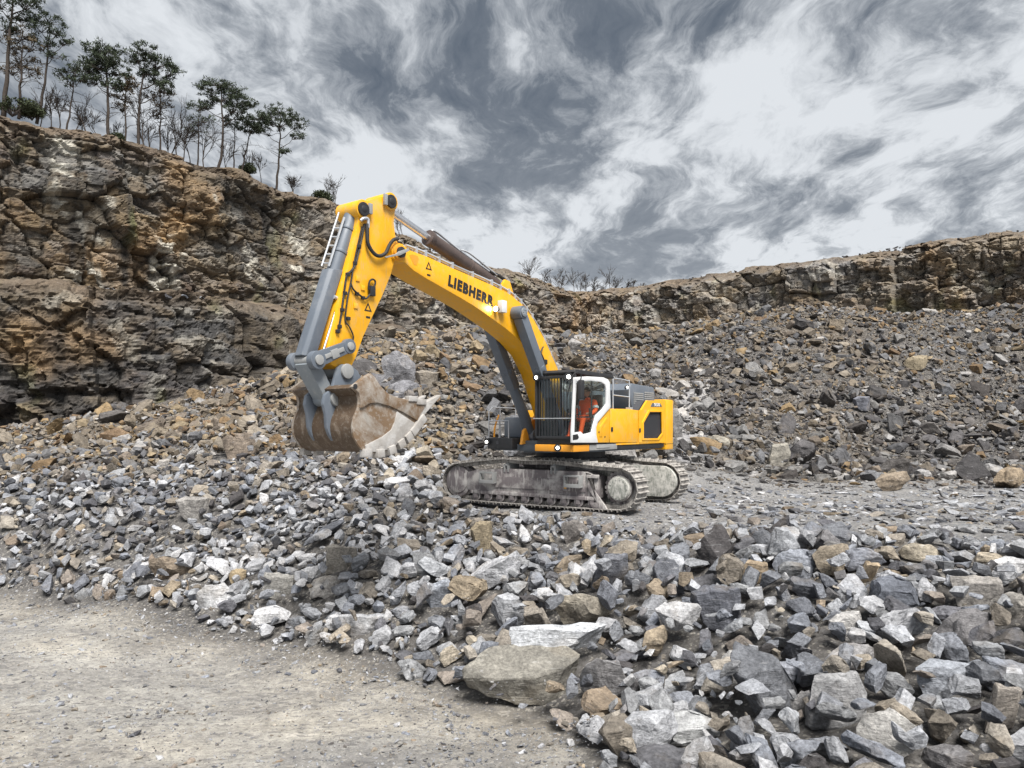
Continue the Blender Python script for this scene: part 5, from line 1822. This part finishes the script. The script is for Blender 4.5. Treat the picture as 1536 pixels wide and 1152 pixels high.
def stone_colour(x, y, z, r):
    """what kinds of stone lie in which part of the pit"""
    px, py = pix((x, max(y, 1), z))
    w = dict(g=1.0, p=.10, b=.26, o=.07, d=.25)
    if py > 740 and y < 18.5:
        w['p'] += 1.8 * gx(px, py, 430, 880, 170, 90) + .15
        w['b'] += .15 * (px < 330) + .3 * gx(px, py, 760, 900, 120, 120)
        w['o'] += .10 * gx(px, py, 1180, 850, 150, 40) + .3 * gx(px, py, 250, 860, 70, 60)
    elif x < -1.5 and y < 60:                             # left slope and mound
        up = min(1, max(0, (735 - py) / 90))
        w['b'] += 1.5 * up; w['o'] += .9 * up; w['g'] = .9 - .2 * up; w['d'] = .35
        w['p'] += .1
        w['p'] += 1.3 * gx(px, py, 560, 730, 120, 40)
        mnd = gx(px, py, 620, 540, 150, 60)
        w['b'] += 2.0 * mnd; w['o'] += .9 * mnd; w['d'] += .5 * gx(px, py, 120, 800, 200, 60)
    elif y > 24:                                          # back and right slopes
        up = min(1, max(0, (640 - py) / 110))
        w['b'] += .8 * up + .25; w['o'] += .45 * up + .05; w['d'] = .85 * (1 - .3 * up)
        w['d'] += 1.3 * gx(px, py, 1430, 660, 140, 60) + 3.0 * gx(px, py, 1095, 570, 50, 50)
        w['p'] += 4.0 * gx(px, py, 1035, 600, 26, 55) + .8 * gx(px, py, 1250, 730, 300, 25)
    else:                                                 # the bench
        w['p'] = .55; w['b'] = .25; w['o'] = .03; w['d'] = .12
    k = rnd.random() * sum(w.values())
    for key, pal in (('g', GREY), ('p', PALE), ('b', BROWN), ('o', OCHRE), ('d', DARK)):
        k -= w[key]
        if k <= 0: break
    c = rnd.choice(pal); f = rnd.uniform(.78, 1.18) * .88
    if key == 'o' and y < 23: c = tuple(.65 * v + .35 * sum(c) / 3 for v in c)
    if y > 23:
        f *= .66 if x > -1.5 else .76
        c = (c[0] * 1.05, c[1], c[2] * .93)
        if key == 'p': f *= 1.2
    return tuple(min(.6, v * f) for v in c), key


class Raster:
    def __init__(s, x0, x1, y0, y1, c):
        s.x0, s.y0, s.c = x0, y0, c
        s.xs = np.arange(x0, x1, c); s.ys = np.arange(y0, y1, c)
        X, Y = np.meshgrid(s.xs, s.ys)
        s.h = terrain_h(X, Y)
        s.ground = s.h.copy()

    def win(s, x, y, r):
        i0 = max(0, int((x - r - s.x0) / s.c)); i1 = min(len(s.xs), int((x + r - s.x0) / s.c) + 2)
        j0 = max(0, int((y - r - s.y0) / s.c)); j1 = min(len(s.ys), int((y + r - s.y0) / s.c) + 2)
        return slice(j0, j1), slice(i0, i1)

    def drop(s, x, y, r, lo, hi, sink):
        """rest a stone (radius r, lowest point lo, highest hi about its centre) on what lies there; returns z of its centre"""
        w = s.win(x, y, r * .75)
        H_ = s.h[w]
        if H_.size == 0: return None
        d2 = ((s.xs[w[1]] - x) ** 2)[None] + ((s.ys[w[0]] - y) ** 2)[:, None]
        m = d2 <= (r * .75) ** 2 + s.c ** 2
        zz = H_[m]
        if zz.size == 0: return None
        base = .85 * zz.mean() + .15 * zz.max()
        zc = base - lo - sink * (hi - lo)
        cap = zc + hi * np.sqrt(np.clip(1 - d2 / (r * .95) ** 2, 0, 1)) * .92
        s.h[w] = np.where(d2 < (r * .9) ** 2, np.maximum(H_, cap), H_)
        return zc

    def slope(s, x, y):
        i = min(max(int((x - s.x0) / s.c), 3), len(s.xs) - 5); j = min(max(int((y - s.y0) / s.c), 3), len(s.ys) - 5)
        g = s.ground
        return (g[j, i + 3] - g[j, i - 3]) / (6 * s.c), (g[j + 3, i] - g[j - 3, i]) / (6 * s.c)


RN = Raster(-20, 20, 4, 31, .05)
RF = Raster(-45, 62, 24, 72, .14)
ROCKS = []         # (apparent px radius, kind 'low'/'det', proto, rotation 3x3, scale, loc, colour, colour key)


def orient(ras, x, y, tilt):
    sx, sy = ras.slope(x, y)
    nrm = Vector((-sx * .8, -sy * .8, 1)).normalized()
    q = nrm.to_track_quat('Z', 'Y').to_matrix()
    e = Euler((rnd.gauss(0, tilt), rnd.gauss(0, tilt), rnd.uniform(0, 6.28))).to_matrix()
    return np.array(q @ e)


def put(ras, x, y, r, tilt=.35, sink=.2, colour=None, det=None, aspect=None, key='g', rot=None, zfix=None):
    if zfix is None:
        for (ex, ey, er, ek) in EXCL:
            if ((x - ex) / er) ** 2 + ((y - ey) / (er * ek)) ** 2 < 1: return None
    isd = det is not None
    if isd:
        pid = det if det >= 0 else rnd.randrange(26); V = DETV[pid]
    else:
        pid = rnd.randrange(len(LOW)); V = LOW[pid][0]
    A = np.array(aspect if aspect else (1, rnd.uniform(.7, 1.1), rnd.uniform(.7, 1.15)))
    Rm = orient(ras, x, y, tilt) if rot is None else np.array(rot)
    Vr = (V * A * r) @ Rm.T
    lo, hi = Vr[:, 2].min(), Vr[:, 2].max()
    rad = float(np.hypot(Vr[:, 0], Vr[:, 1]).max())
    zc = ras.drop(x, y, rad, lo, hi, sink)
    if zc is None: return None
    if zfix is not None: zc = zfix
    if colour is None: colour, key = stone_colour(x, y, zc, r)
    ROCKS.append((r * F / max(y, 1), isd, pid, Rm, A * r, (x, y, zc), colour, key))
    return zc


def in_view(x, y, mx=180):
    px = CX + F * x / y
    return -mx < px < 1536 + mx


# notable stones placed where the photograph shows them: px, py, depth, size px (half width), aspect, tilt, colour, label, proto
HERO = []


def zone(x, y):
    if y < toe_y(x) + .25 * float(vn(x * 1.3, y * 1.3, 61)): return 'floor'
    if x > -1.4 and crest_y(x) < y < back_y(x) + .3: return 'bench'
    if y < 36 and not (y > back_y(x) and x > -1.4): return 'front'
    return 'back'


def pareto(a, b, k):
    u = rnd.random()
    return (a ** -k + u * (b ** -k - a ** -k)) ** (-1 / k)


def covered_by_wall(x, y):
    # ground behind the wall faces is hidden
    k = (x / y)
    lim = np.interp(CX + F * k, [-400, 0, 150, 290, 440, 560, 700, 860, 1100, 1536, 1900], [49, 49, 49.5, 52, 60, 66, 70, 72, 72, 72, 66])
    return y > lim


def scatter(ras, n, xr, yr, fn):
    for _ in range(n):
        x = rnd.uniform(*xr); y = rnd.uniform(*yr)
        if not in_view(x, y): continue
        fn(ras, x, y)


BIG = []
EXCL = []          # ground under the two big front slabs


# 0. the stones one can pick out in the photograph
def hero(px, py, Y, wpx, hpx, col, label, key, pid=-1, tilt=.15, deep=.8, sink=.16, yaw=None, free=False):
    """px, py: its middle; wpx, hpx: size in the photo"""
    x = (px - CX) / F * Y
    s = Y / F
    if key == 'o':
        g = sum(col) / 3
        col = tuple(.62 * v + .38 * g for v in col)
    r = wpx * s * .5 * 1.08
    ras = RN if (Y < 31 and -20 < x < 20) else RF
    yw = rnd.uniform(-.35, .35) if yaw is None else yaw
    e = Euler((rnd.gauss(0, tilt) + .12, rnd.gauss(0, tilt), yw)).to_matrix()
    # proto 0,3,6.. are flat, 1,4,.. medium, 2,5,.. blocky
    p = pid if pid >= 0 else (rnd.choice(range(2, 26, 3)))
    A = np.array((1.0, deep, 1.0))
    for _ in range(3):                                   # fit the outline to the size seen
        Vr = (DETV[p] * A * r) @ np.array(e).T
        A[0] *= wpx * s / (np.ptp(Vr[:, 0])); A[2] *= hpx * s / (np.ptp(Vr[:, 2]))
        A = np.clip(A, .3, 3.5)
    r *= A[0]; A = tuple(A / A[0])
    Vr = (DETV[p] * np.array(A) * r) @ np.array(e).T
    zg = float(terrain_h(np.array(x), np.array(Y)))
    zc = W(px, py, Y).z
    if not free: zc = min(zc, zg - Vr[:, 2].min() - .04 * np.ptp(Vr[:, 2]))
    if True:
        z = put(ras, x, Y, r, colour=col, det=p, aspect=A, key=key, rot=e, sink=sink, zfix=zc)
        BIG.append((x, Y, r * .95))
        if free: EXCL.append((x, Y - .1, r * 1.05, max(deep, .5)))
        if z is not None: HERO.append((len(ROCKS) - 1, label, W(px, py, Y).z))


def ydep(px, py, off=0):
    """depth at which the sight line of a pixel meets the slope"""
    Y = np.arange(6, 70, .15)
    zz = terrain_h((px - CX) / F * Y, Y) + off
    hit = np.nonzero(H + (HZ - py) / F * Y < zz)[0]
    return float(Y[hit[0]]) if len(hit) else 30.0


GR1, GR2, GR3, GR4 = (.20, .21, .235), (.28, .285, .30), (.13, .135, .155), (.40, .405, .42)
HL = [
    (785, 1014, 178, 78, (.20, .19, .168), 'large flat-topped greenish brown slab at the foot of the pile, biggest boulder in front', 'b', 26, .02, .62),
    (866, 914, 92, 66, (.27, .245, .205), 'tan-topped grey boulder just behind the long pale slab', 'b', 2, .1, .8),
    (900, 1012, 74, 76, (.25, .245, .25), 'grey-brown leaning slab directly right of the biggest greenish boulder', 'b', 6, .3, .6),
    (1062, 914, 74, 72, (.115, .12, .14), 'dark triangular blue-grey boulder in the middle of the right pile', 'd', 5, .3, .6),
    (1190, 850, 58, 52, (.25, .265, .30), 'smooth blue-grey boulder beside the ochre rocks near the bench edge', 'g', 8, .1, .7),
    (1138, 858, 44, 36, (.33, .23, .12), 'ochre brown block left of the smooth blue-grey boulder', 'o', 11, .1, .8),
    (1250, 842, 62, 50, (.25, .195, .125), 'brown stained block leaning behind dark slab near the bench edge', 'o', 14, .2, .7),
    (1302, 858, 40, 36, (.38, .27, .14), 'small ochre block between dark slab and large dark boulder', 'o', 17, .2, .8),
    (1345, 888, 66, 62, (.13, .14, .165), 'large dark blue-grey boulder right of the small ochre block', 'd', 20, .15, .8),
    (1475, 880, 76, 56, (.27, .255, .24), 'big grey wedge boulder near the right edge below the bench', 'g', 23, .2, .8),
    (1512, 910, 60, 56, (.28, .265, .245), 'rounded tan-grey boulder cut by the right picture edge', 'b', 2, .2, .8),
    (1445, 940, 100, 52, (.17, .165, .17), 'long layered dark slab above the lower right rocks', 'd', 0, .1, .6),
    (1262, 938, 56, 44, (.40, .39, .38), 'pale angular block in the centre of the right pile', 'p', 5, .15, .8),
    (1100, 990, 40, 82, (.37, .365, .36), 'tall upright pale stone slab left of the dark flat slab', 'p', 8, .1, .5),
    (1175, 1010, 88, 50, (.22, .23, .26), 'flat bluish slab right of the tall upright pale stone', 'g', 3, .1, .7),
    (1270, 1050, 92, 82, (.25, .25, .255), 'largest grey boulder low in the right pile', 'g', 11, .2, .8),
    (1205, 1052, 46, 70, (.27, .265, .265), 'slanting grey slab touching the left side of the largest right boulder', 'g', 9, .4, .5),
    (1418, 1022, 102, 60, (.25, .265, .295), 'broad bluish boulder right of the largest grey boulder', 'g', 14, .15, .7),
    (1505, 1060, 66, 84, (.31, .28, .25), 'tan layered block at the lower right picture edge', 'b', 17, .1, .8),
    (1320, 1100, 80, 82, (.36, .35, .335), 'pale smooth slab at the bottom below the largest right boulder', 'p', 6, .3, .6),
    (1040, 1088, 82, 50, (.36, .365, .37), 'pale flat boulder near the bottom left of the right pile', 'p', 20, .1, .8),
    (1268, 988, 92, 46, (.27, .265, .27), 'wide grey slab in the pile just above the largest right boulder', 'g', 0, .15, .7),
    (663, 885, 58, 66, (.30, .32, .36), 'white-streaked blue slab standing upright in front of the left track end', 'p', 23, .3, .5),
    (718, 808, 34, 54, (.24, .20, .14), 'upright brown boulder under the front of the near track', 'b', 5, .1, .8),
    (768, 850, 46, 30, (.25, .25, .265), 'rounded grey rock below the middle of the near track', 'g', 8, .1, .8),
    (858, 796, 42, 42, (.19, .175, .165), 'square brown-grey block under the middle of the near track', 'b', 2, .1, .8),
    (925, 858, 56, 60, (.155, .16, .18), 'dark sloping slab below the drive sprocket', 'd', 11, .3, .6),
    (937, 826, 44, 34, (.21, .22, .245), 'bluish block just above the dark sloping slab', 'g', 14, .1, .8),
    (508, 838, 44, 48, (.29, .27, .24), 'tan cubic boulder in the pale rock fan left of centre', 'b', 17, .1, .8),
    (548, 935, 76, 32, (.36, .365, .38), 'long pale slab lying at the toe of the pale rock fan', 'p', 3, .06, .5),
    (408, 922, 60, 36, (.50, .50, .51), 'smooth white boulder at the toe of the pale rock fan', 'p', 20, .1, .8),
    (318, 893, 62, 40, (.50, .505, .52), 'white slab at the left tip of the pale rock fan', 'p', 6, .2, .6),
    (354, 865, 28, 26, (.38, .27, .12), 'small yellow ochre block among the white rocks', 'o', 8, .1, .9),
    (425, 872, 42, 40, (.34, .33, .31), 'grey block above the smooth white boulder', 'g', 23, .1, .8),
    (485, 880, 62, 34, (.36, .345, .33), 'pale layered boulder right of the smooth white boulder', 'p', 0, .1, .7),
    (246, 852, 62, 46, (.24, .175, .11), 'large brown-stained boulder at the foot of the left slope', 'o', 2, .1, .8),
    (282, 764, 50, 40, (.235, .225, .215), 'square grey boulder standing on the left slope', 'g', 5, .1, .8),
    (355, 668, 46, 46, (.23, .19, .155), 'tilted square brown block on the slope left of the bucket', 'b', 17, .25, .7),
    (1175, 682, 36, 36, (.25, .235, .205), 'tan boulder leaning on the slope behind the bench', 'b', 11, .2, .8),
    (1340, 722, 54, 30, (.25, .185, .115), 'wide brown boulder at the foot of the back slope', 'o', 14, .1, .8),
    (1512, 715, 56, 36, (.24, .19, .135), 'long brown block at the right edge behind the bench', 'b', 0, .15, .7),
    (1072, 663, 34, 26, (.33, .31, .265), 'pale tan boulder right of the counterweight', 'b', 2, .1, .8),
    (1288, 606, 26, 24, (.155, .16, .185), 'dark block with a bluish top alone on the right slope', 'd', 5, .1, .8),
    (1374, 545, 32, 24, (.28, .235, .165), 'brown boulder high on the right slope', 'b', 8, .1, .8),
    (1285, 838, 66, 44, (.20, .21, .24), 'thick dark slab tilted up behind the largest dark boulder', 'd', 0, .35, .6),
    (1078, 800, 40, 22, (.27, .27, .28), 'low grey rock at the bench edge right of the tracks', 'g', 3, .1, .8),
    (1375, 826, 56, 28, (.31, .275, .22), 'tan flat boulder on the bench edge at right', 'b', 6, .1, .8),
    (1488, 838, 56, 24, (.38, .33, .26), 'pale tan flat stone lying in brown dirt at the right bench edge', 'b', 9, .1, .8),
]
for (px, py, w, h, c, lab, key, pid, tilt, deep) in HL:
    Y = ydep(px, py + h * .40, .05)
    hero(px, py, Y, w, h, c, lab, key, pid, tilt, deep, yaw=.05 if pid == 26 else None, free=pid == 26)
YB = ydep(785, 1014 + 78 * .4, .05)
hero(840, 955, YB + .45, 146, 40, (.46, .475, .50), 'long pale bluish slab lying on top of the big greenish boulder', 'p', 3, .03, .42, .05, .1, True)
# the split block resting behind the bucket
hero(592, 552, 31.5, 50, 62, (.235, .235, .25), 'big split grey block on the mound behind the bucket teeth', 'g', 2, .1, .8, .05, .2)
hero(600, 586, 29.5, 58, 38, (.20, .20, .215), 'layered grey block just under the split block behind the bucket', 'g', 0, .1, .8, .05, .2)
hero(634, 565, 31.0, 34, 30, (.22, .195, .165), 'brown-grey cube right of the split block behind the bucket', 'b', 5, .1, .8, .05, .2)
hero(562, 556, 31.0, 44, 30, (.13, .13, .14), 'dark slab left of the split block behind the bucket', 'd', 6, .2, .8, .05, .2)
# 1. larger blocks of the front pile, packed side by side
GRID = {}


def note(x, y, r):
    GRID.setdefault((int(x // 1.2), int(y // 1.2)), []).append((x, y, r))


for q in BIG: note(*q)


def clash(x, y, r, k):
    gx_, gy_ = int(x // 1.2), int(y // 1.2)
    for i in (-1, 0, 1):
        for j in (-1, 0, 1):
            for (bx, by, br) in GRID.get((gx_ + i, gy_ + j), ()):
                if (bx - x) ** 2 + (by - y) ** 2 < (k * (r + br)) ** 2: return True
    return False


def medium(ras, x, y, a, b, k):
    if zone(x, y) != 'front' or under_machine(x, y, .30): return
    left = x < -3.2 and y < 24
    r = rnd.uniform(a, b) * (.8 if left else 1.0)
    if y - toe_y(x) < .8: r = min(r, .30)
    if y > crest_y(x) - .8 and x > -1: r = min(r, .28)
    if clash(x, y, r, k): return
    if put(ras, x, y, r, .45, .20, det=-1 if r * F / y > 15 else None) is not None: note(x, y, r)


for a, b, n, k in ((.42, .58, 240, .60), (.28, .42, 3600, .53), (.17, .28, 10000, .49)):
    for _ in range(n):
        y = 5.5 + 25.5 * rnd.random() ** 1.5
        x = rnd.uniform(-.9 * y, .9 * y)
        if in_view(x, y, 120) and -19 < x < 13: medium(RN, x, y, a, b, k)


# 2. smaller stones wherever the ground still shows
def fill_gaps(ras, n, ok, rad, tilt, sink, flat=None, bias=1.0):
    done = 0
    ys, xs = np.nonzero(ras.h - ras.ground < .012)
    wy = ras.ys[ys]
    pr = np.where(np.abs(ras.xs[xs] / wy) < .82, wy ** -bias, 0); pr /= pr.sum()
    for k in rng.choice(len(ys), n, p=pr):
        j, i = ys[k], xs[k]
        if ras.h[j, i] - ras.ground[j, i] > .012: continue
        x = float(ras.xs[i]); y = float(ras.ys[j])
        if not ok(x, y): continue
        put(ras, x, y, rad(x, y), tilt, sink, aspect=flat() if flat else None)
        done += 1
    return done


def ok_front(x, y):
    return zone(x, y) == 'front' and not under_machine(x, y, .02)


def r_front(x, y):
    r = pareto(.07, .22, 1.0) * (1 + max(0, y - 14) * .03)
    return min(r, .09) if under_machine(x, y, .2) else r


fill_gaps(RN, 46000, ok_front, r_front, .5, .22, None, 1.6)
fill_gaps(RN, 16000, ok_front, lambda x, y: .6 * r_front(x, y), .5, .2, None, 1.2)


fill_gaps(RN, 26000, lambda x, y: y < 17 and ok_front(x, y), lambda x, y: pareto(.03, .085, 1.2), .5, .2, None, 1.8)


# 3. bench: flat shaly gravel
def bench_r(x, y):
    return pareto(.03, .05 if under_machine(x, y, .1) else .30, 1.15)


flat_a = lambda: (1, rnd.uniform(.6, 1), rnd.uniform(.35, .8))
fill_gaps(RN, 15000, lambda x, y: zone(x, y) == 'bench', bench_r, .2, .3, flat_a, 1.4)


# 4. dirt floor: pebbles, thicker near the toe
def pebbles(x, y):
    if zone(x, y) != 'floor': return
    d = float(toe_y(x)) - y
    if rnd.random() > math.exp(-d / 1.1) * 1.2 + .16 + .7 * max(0, float(fbm(np.array(x * .7), np.array(y * .7), 2, 66))): return
    put(RN, x, y, pareto(.010, .10, 1.9), .3, .35, aspect=flat_a())


for _ in range(52000):
    y = rnd.uniform(5.2, 19); x = rnd.uniform(-.8 * y, 1.6)
    if x > -14: pebbles(x, y)


# 5. the far slopes
def ok_far(x, y):
    if covered_by_wall(x, y): return False
    if -20 < x < 20 and y < 31: return zone(x, y) == 'back' and x > -1.4 and not (y < back_y(x))
    return zone(x, y) != 'bench' or y > 31


for a, b, n, k in ((.60, 1.0, 900, .85), (.36, .60, 6000, .66)):
    for _ in range(n):
        y = 24 + 46 * rnd.random() ** 1.2; x = rnd.uniform(-.8 * y, .8 * y)
        if not ok_far(x, y) or rnd.random() < .30 + .9 * float(fbm(np.array(x * .13), np.array(y * .13), 3, 91)) - .5 * gx(CX + F * x / y, 540, 630, 540, 130, 60): continue
        r = rnd.uniform(a, b)
        if clash(x, y, r, k): continue
        if put(RF, x, y, r, .45, .24, det=-1 if r * F / y > 15 else None) is not None: note(x, y, r)


def ok_far2(x, y):
    return ok_far(x, y) and rnd.random() > .14 + .8 * float(fbm(np.array(x * .13), np.array(y * .13), 3, 91))


fill_gaps(RF, 80000, ok_far2, lambda x, y: pareto(.085, .36, 1.4) * (1 + max(0, y - 30) * .008), .4, .32, None, 1.0)


# 6. loose blocks along the ledge of the lower wall and the broken rim
def along(pts, n, lo, hi, dz, rr):
    for _ in range(n):
        t = rnd.random() * (len(pts) - 1); i = int(t); f = t - i
        a, b = pts[i], pts[i + 1]
        x = a[0] + (b[0] - a[0]) * f; y = a[1] + (b[1] - a[1]) * f; z = a[2] + (b[2] - a[2]) * f
        L_ = math.hypot(b[0] - a[0], b[1] - a[1]); nx_, ny_ = (b[1] - a[1]) / L_, -(b[0] - a[0]) / L_
        o = rnd.uniform(lo, hi); x -= nx_ * o; y -= ny_ * o
        if not in_view(x, y, 150): continue
        r = pareto(*rr, 1.6)
        Rm = np.array(Euler((rnd.gauss(0, .4), rnd.gauss(0, .4), rnd.uniform(0, 6.28))).to_matrix())
        c = rnd.choice(BROWN + DARK + OCHRE[:2] + GREY[:3]); k = rnd.uniform(.6, 1.0)
        ROCKS.append((0, False, rnd.randrange(len(LOW)), Rm, np.array((r, r * .8, r * .8)), (x, y, z + dz + rnd.uniform(-.1, .15) * r), tuple(v * k for v in c), 'd'))


along(LOWER[1:], 1500, .3, 6, .05, (.15, .6))
along(UPPER[8:19], 900, .2, 5, .05, (.2, .7))

hero_idx = {h[0]: h[1] for h in HERO}

# ---- choose the 300 that show largest as things of their own
order = []
for i, rk in enumerate(ROCKS):
    x, y, z = rk[5]
    px, py = pix((x, y, z))
    if -10 < px < 1546 and py < 1165 and rk[1]:
        order.append((1e6 if i in hero_idx else rk[0], i))
order.sort(reverse=True)
solo = [i for _, i in order[:300]]
sset = set(solo)

LAND = [(785, 1010, 'big greenish boulder'), (1062, 914, 'dark triangular boulder'), (1270, 1050, 'largest lower right boulder'), (1345, 888, 'large dark boulder by the bench'), (1475, 880, 'grey wedge boulder at the right'),
        (1190, 850, 'smooth blue-grey boulder'), (663, 885, 'white-streaked upright slab'), (408, 922, 'smooth white boulder'), (246, 852, 'brown-stained boulder'), (282, 764, 'square boulder on the left slope'),
        (508, 838, 'tan cubic boulder'), (932, 735, 'drive sprocket'), (705, 720, 'front track idler'), (820, 740, 'near track'), (500, 640, 'bucket'), (1505, 1060, 'tan layered edge block'), (355, 668, 'tilted square brown block'),
        (1040, 1088, 'pale flat bottom boulder'), (925, 858, 'dark sloping slab'), (1418, 1022, 'broad bluish boulder')]
CW = dict(g='grey', p='pale', b='brown', o='ochre', d='dark')


def rel(px, py):
    b = min(LAND, key=lambda q: (q[0] - px) ** 2 + ((q[1] - py) * 1.3) ** 2)
    dx, dy = px - b[0], (py - b[1]) * 1.3
    if abs(dx) > abs(dy): return ('right of the ' if dx > 0 else 'left of the ') + b[2]
    return ('below the ' if dy > 0 else 'above the ') + b[2]


info = {}
for i in solo:
    rk = ROCKS[i]
    px, py = pix(rk[5])
    if i in hero_idx: continue
    s = sorted(rk[4])
    shp_ = 'slab' if rk[2] % 3 == 0 else ('stone' if rk[2] % 3 == 1 else 'block')
    info.setdefault((CW[rk[7]] + ' ' + shp_, rel(px, py)), []).append((px, i))
labels = dict(hero_idx)
ORD = ['leftmost', 'second from left', 'third from left', 'fourth from left', 'fifth from left', 'sixth from left', 'seventh from left', 'eighth from left', 'ninth from left', 'tenth from left']
for (a, b), lst in info.items():
    lst.sort()
    for n, (px, i) in enumerate(lst):
        if len(lst) == 1: labels[i] = 'lone %s just %s' % (a, b)
        else:
            w = 'rightmost' if n == len(lst) - 1 else ORD[min(n, 9)]
            labels[i] = '%s of the %ss %s' % (w, a, b)


def xform(Rm, sc, loc):
    Mx = Matrix.Identity(4)
    for a in range(3):
        for b in range(3): Mx[a][b] = Rm[a][b] * sc[b]
        Mx[a][3] = loc[a]
    return Mx


for i in solo:
    _, isd, pid, Rm, sc, loc, col, key = ROCKS[i]
    big = max(sc) * F / loc[1] > 26
    o = bpy.data.objects.new('boulder' if big else 'rock', DET[pid])
    COL.objects.link(o)
    o.matrix_world = xform(Rm, sc, loc)
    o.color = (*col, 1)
    tag(o, labels[i], 'boulder' if big else 'rock', 'boulders and rocks of the blasted pile')


def merge(idx, name, label):
    Vs, Fs, Cs = [], [], []
    b = 0
    for i in idx:
        _, isd, pid, Rm, sc, loc, col, key = ROCKS[i]
        if isd:
            V0, F0 = DETA[pid]
        else:
            V0, F0 = LOW[pid]
        V = (V0 * sc) @ Rm.T + np.array(loc)
        Vs.append(V); Fs.append(F0 + b); b += len(V)
        Cs.append(np.broadcast_to(np.array(col), (len(V), 3)))
    if not Vs: return
    me = np_mesh(name, np.concatenate(Vs), np.concatenate(Fs), True, np.concatenate(Cs))
    o = link(name, me, M['rock_stuff'])
    tag(o, label, 'rubble', kind='stuff')


DETA = {}
for k, me in enumerate(DET):
    v = np.empty(len(me.vertices) * 3); me.vertices.foreach_get('co', v)
    t = np.array([p.vertices[:] for p in me.polygons])
    DETA[k] = (v.reshape(-1, 3), t)
rest = [i for i in range(len(ROCKS)) if i not in sset]
groups = {'front': [], 'bench': [], 'floor': [], 'left': [], 'back': []}
for i in rest:
    x, y, z = ROCKS[i][5]
    zt = zone(x, y)
    if zt == 'bench': groups['bench'].append(i)
    elif zt == 'floor': groups['floor'].append(i)
    elif zt == 'front' and y < 31 and -20 < x: groups['front'].append(i)
    elif x < -1.4: groups['left'].append(i)
    else: groups['back'].append(i)
merge(groups['front'], 'rubble', 'mass of smaller broken grey stones filling the front rock pile')
merge(groups['left'], 'rubble', 'brown and grey rubble slope below the left quarry wall')
merge(groups['back'], 'rubble', 'grey and ochre rubble slope behind and right of the excavator')
merge(groups['bench'], 'gravel', 'flat shaly grey gravel covering the bench around the tracks')
merge(groups['floor'], 'pebbles', 'scattered pebbles on the pale dirt floor in front')
print('ROCKS', len(ROCKS), 'solo', len(solo), {k: len(v) for k, v in groups.items()}, 'tris', sum(len((DETA if ROCKS[i][1] else LOW)[ROCKS[i][2]][1]) for i in rest))
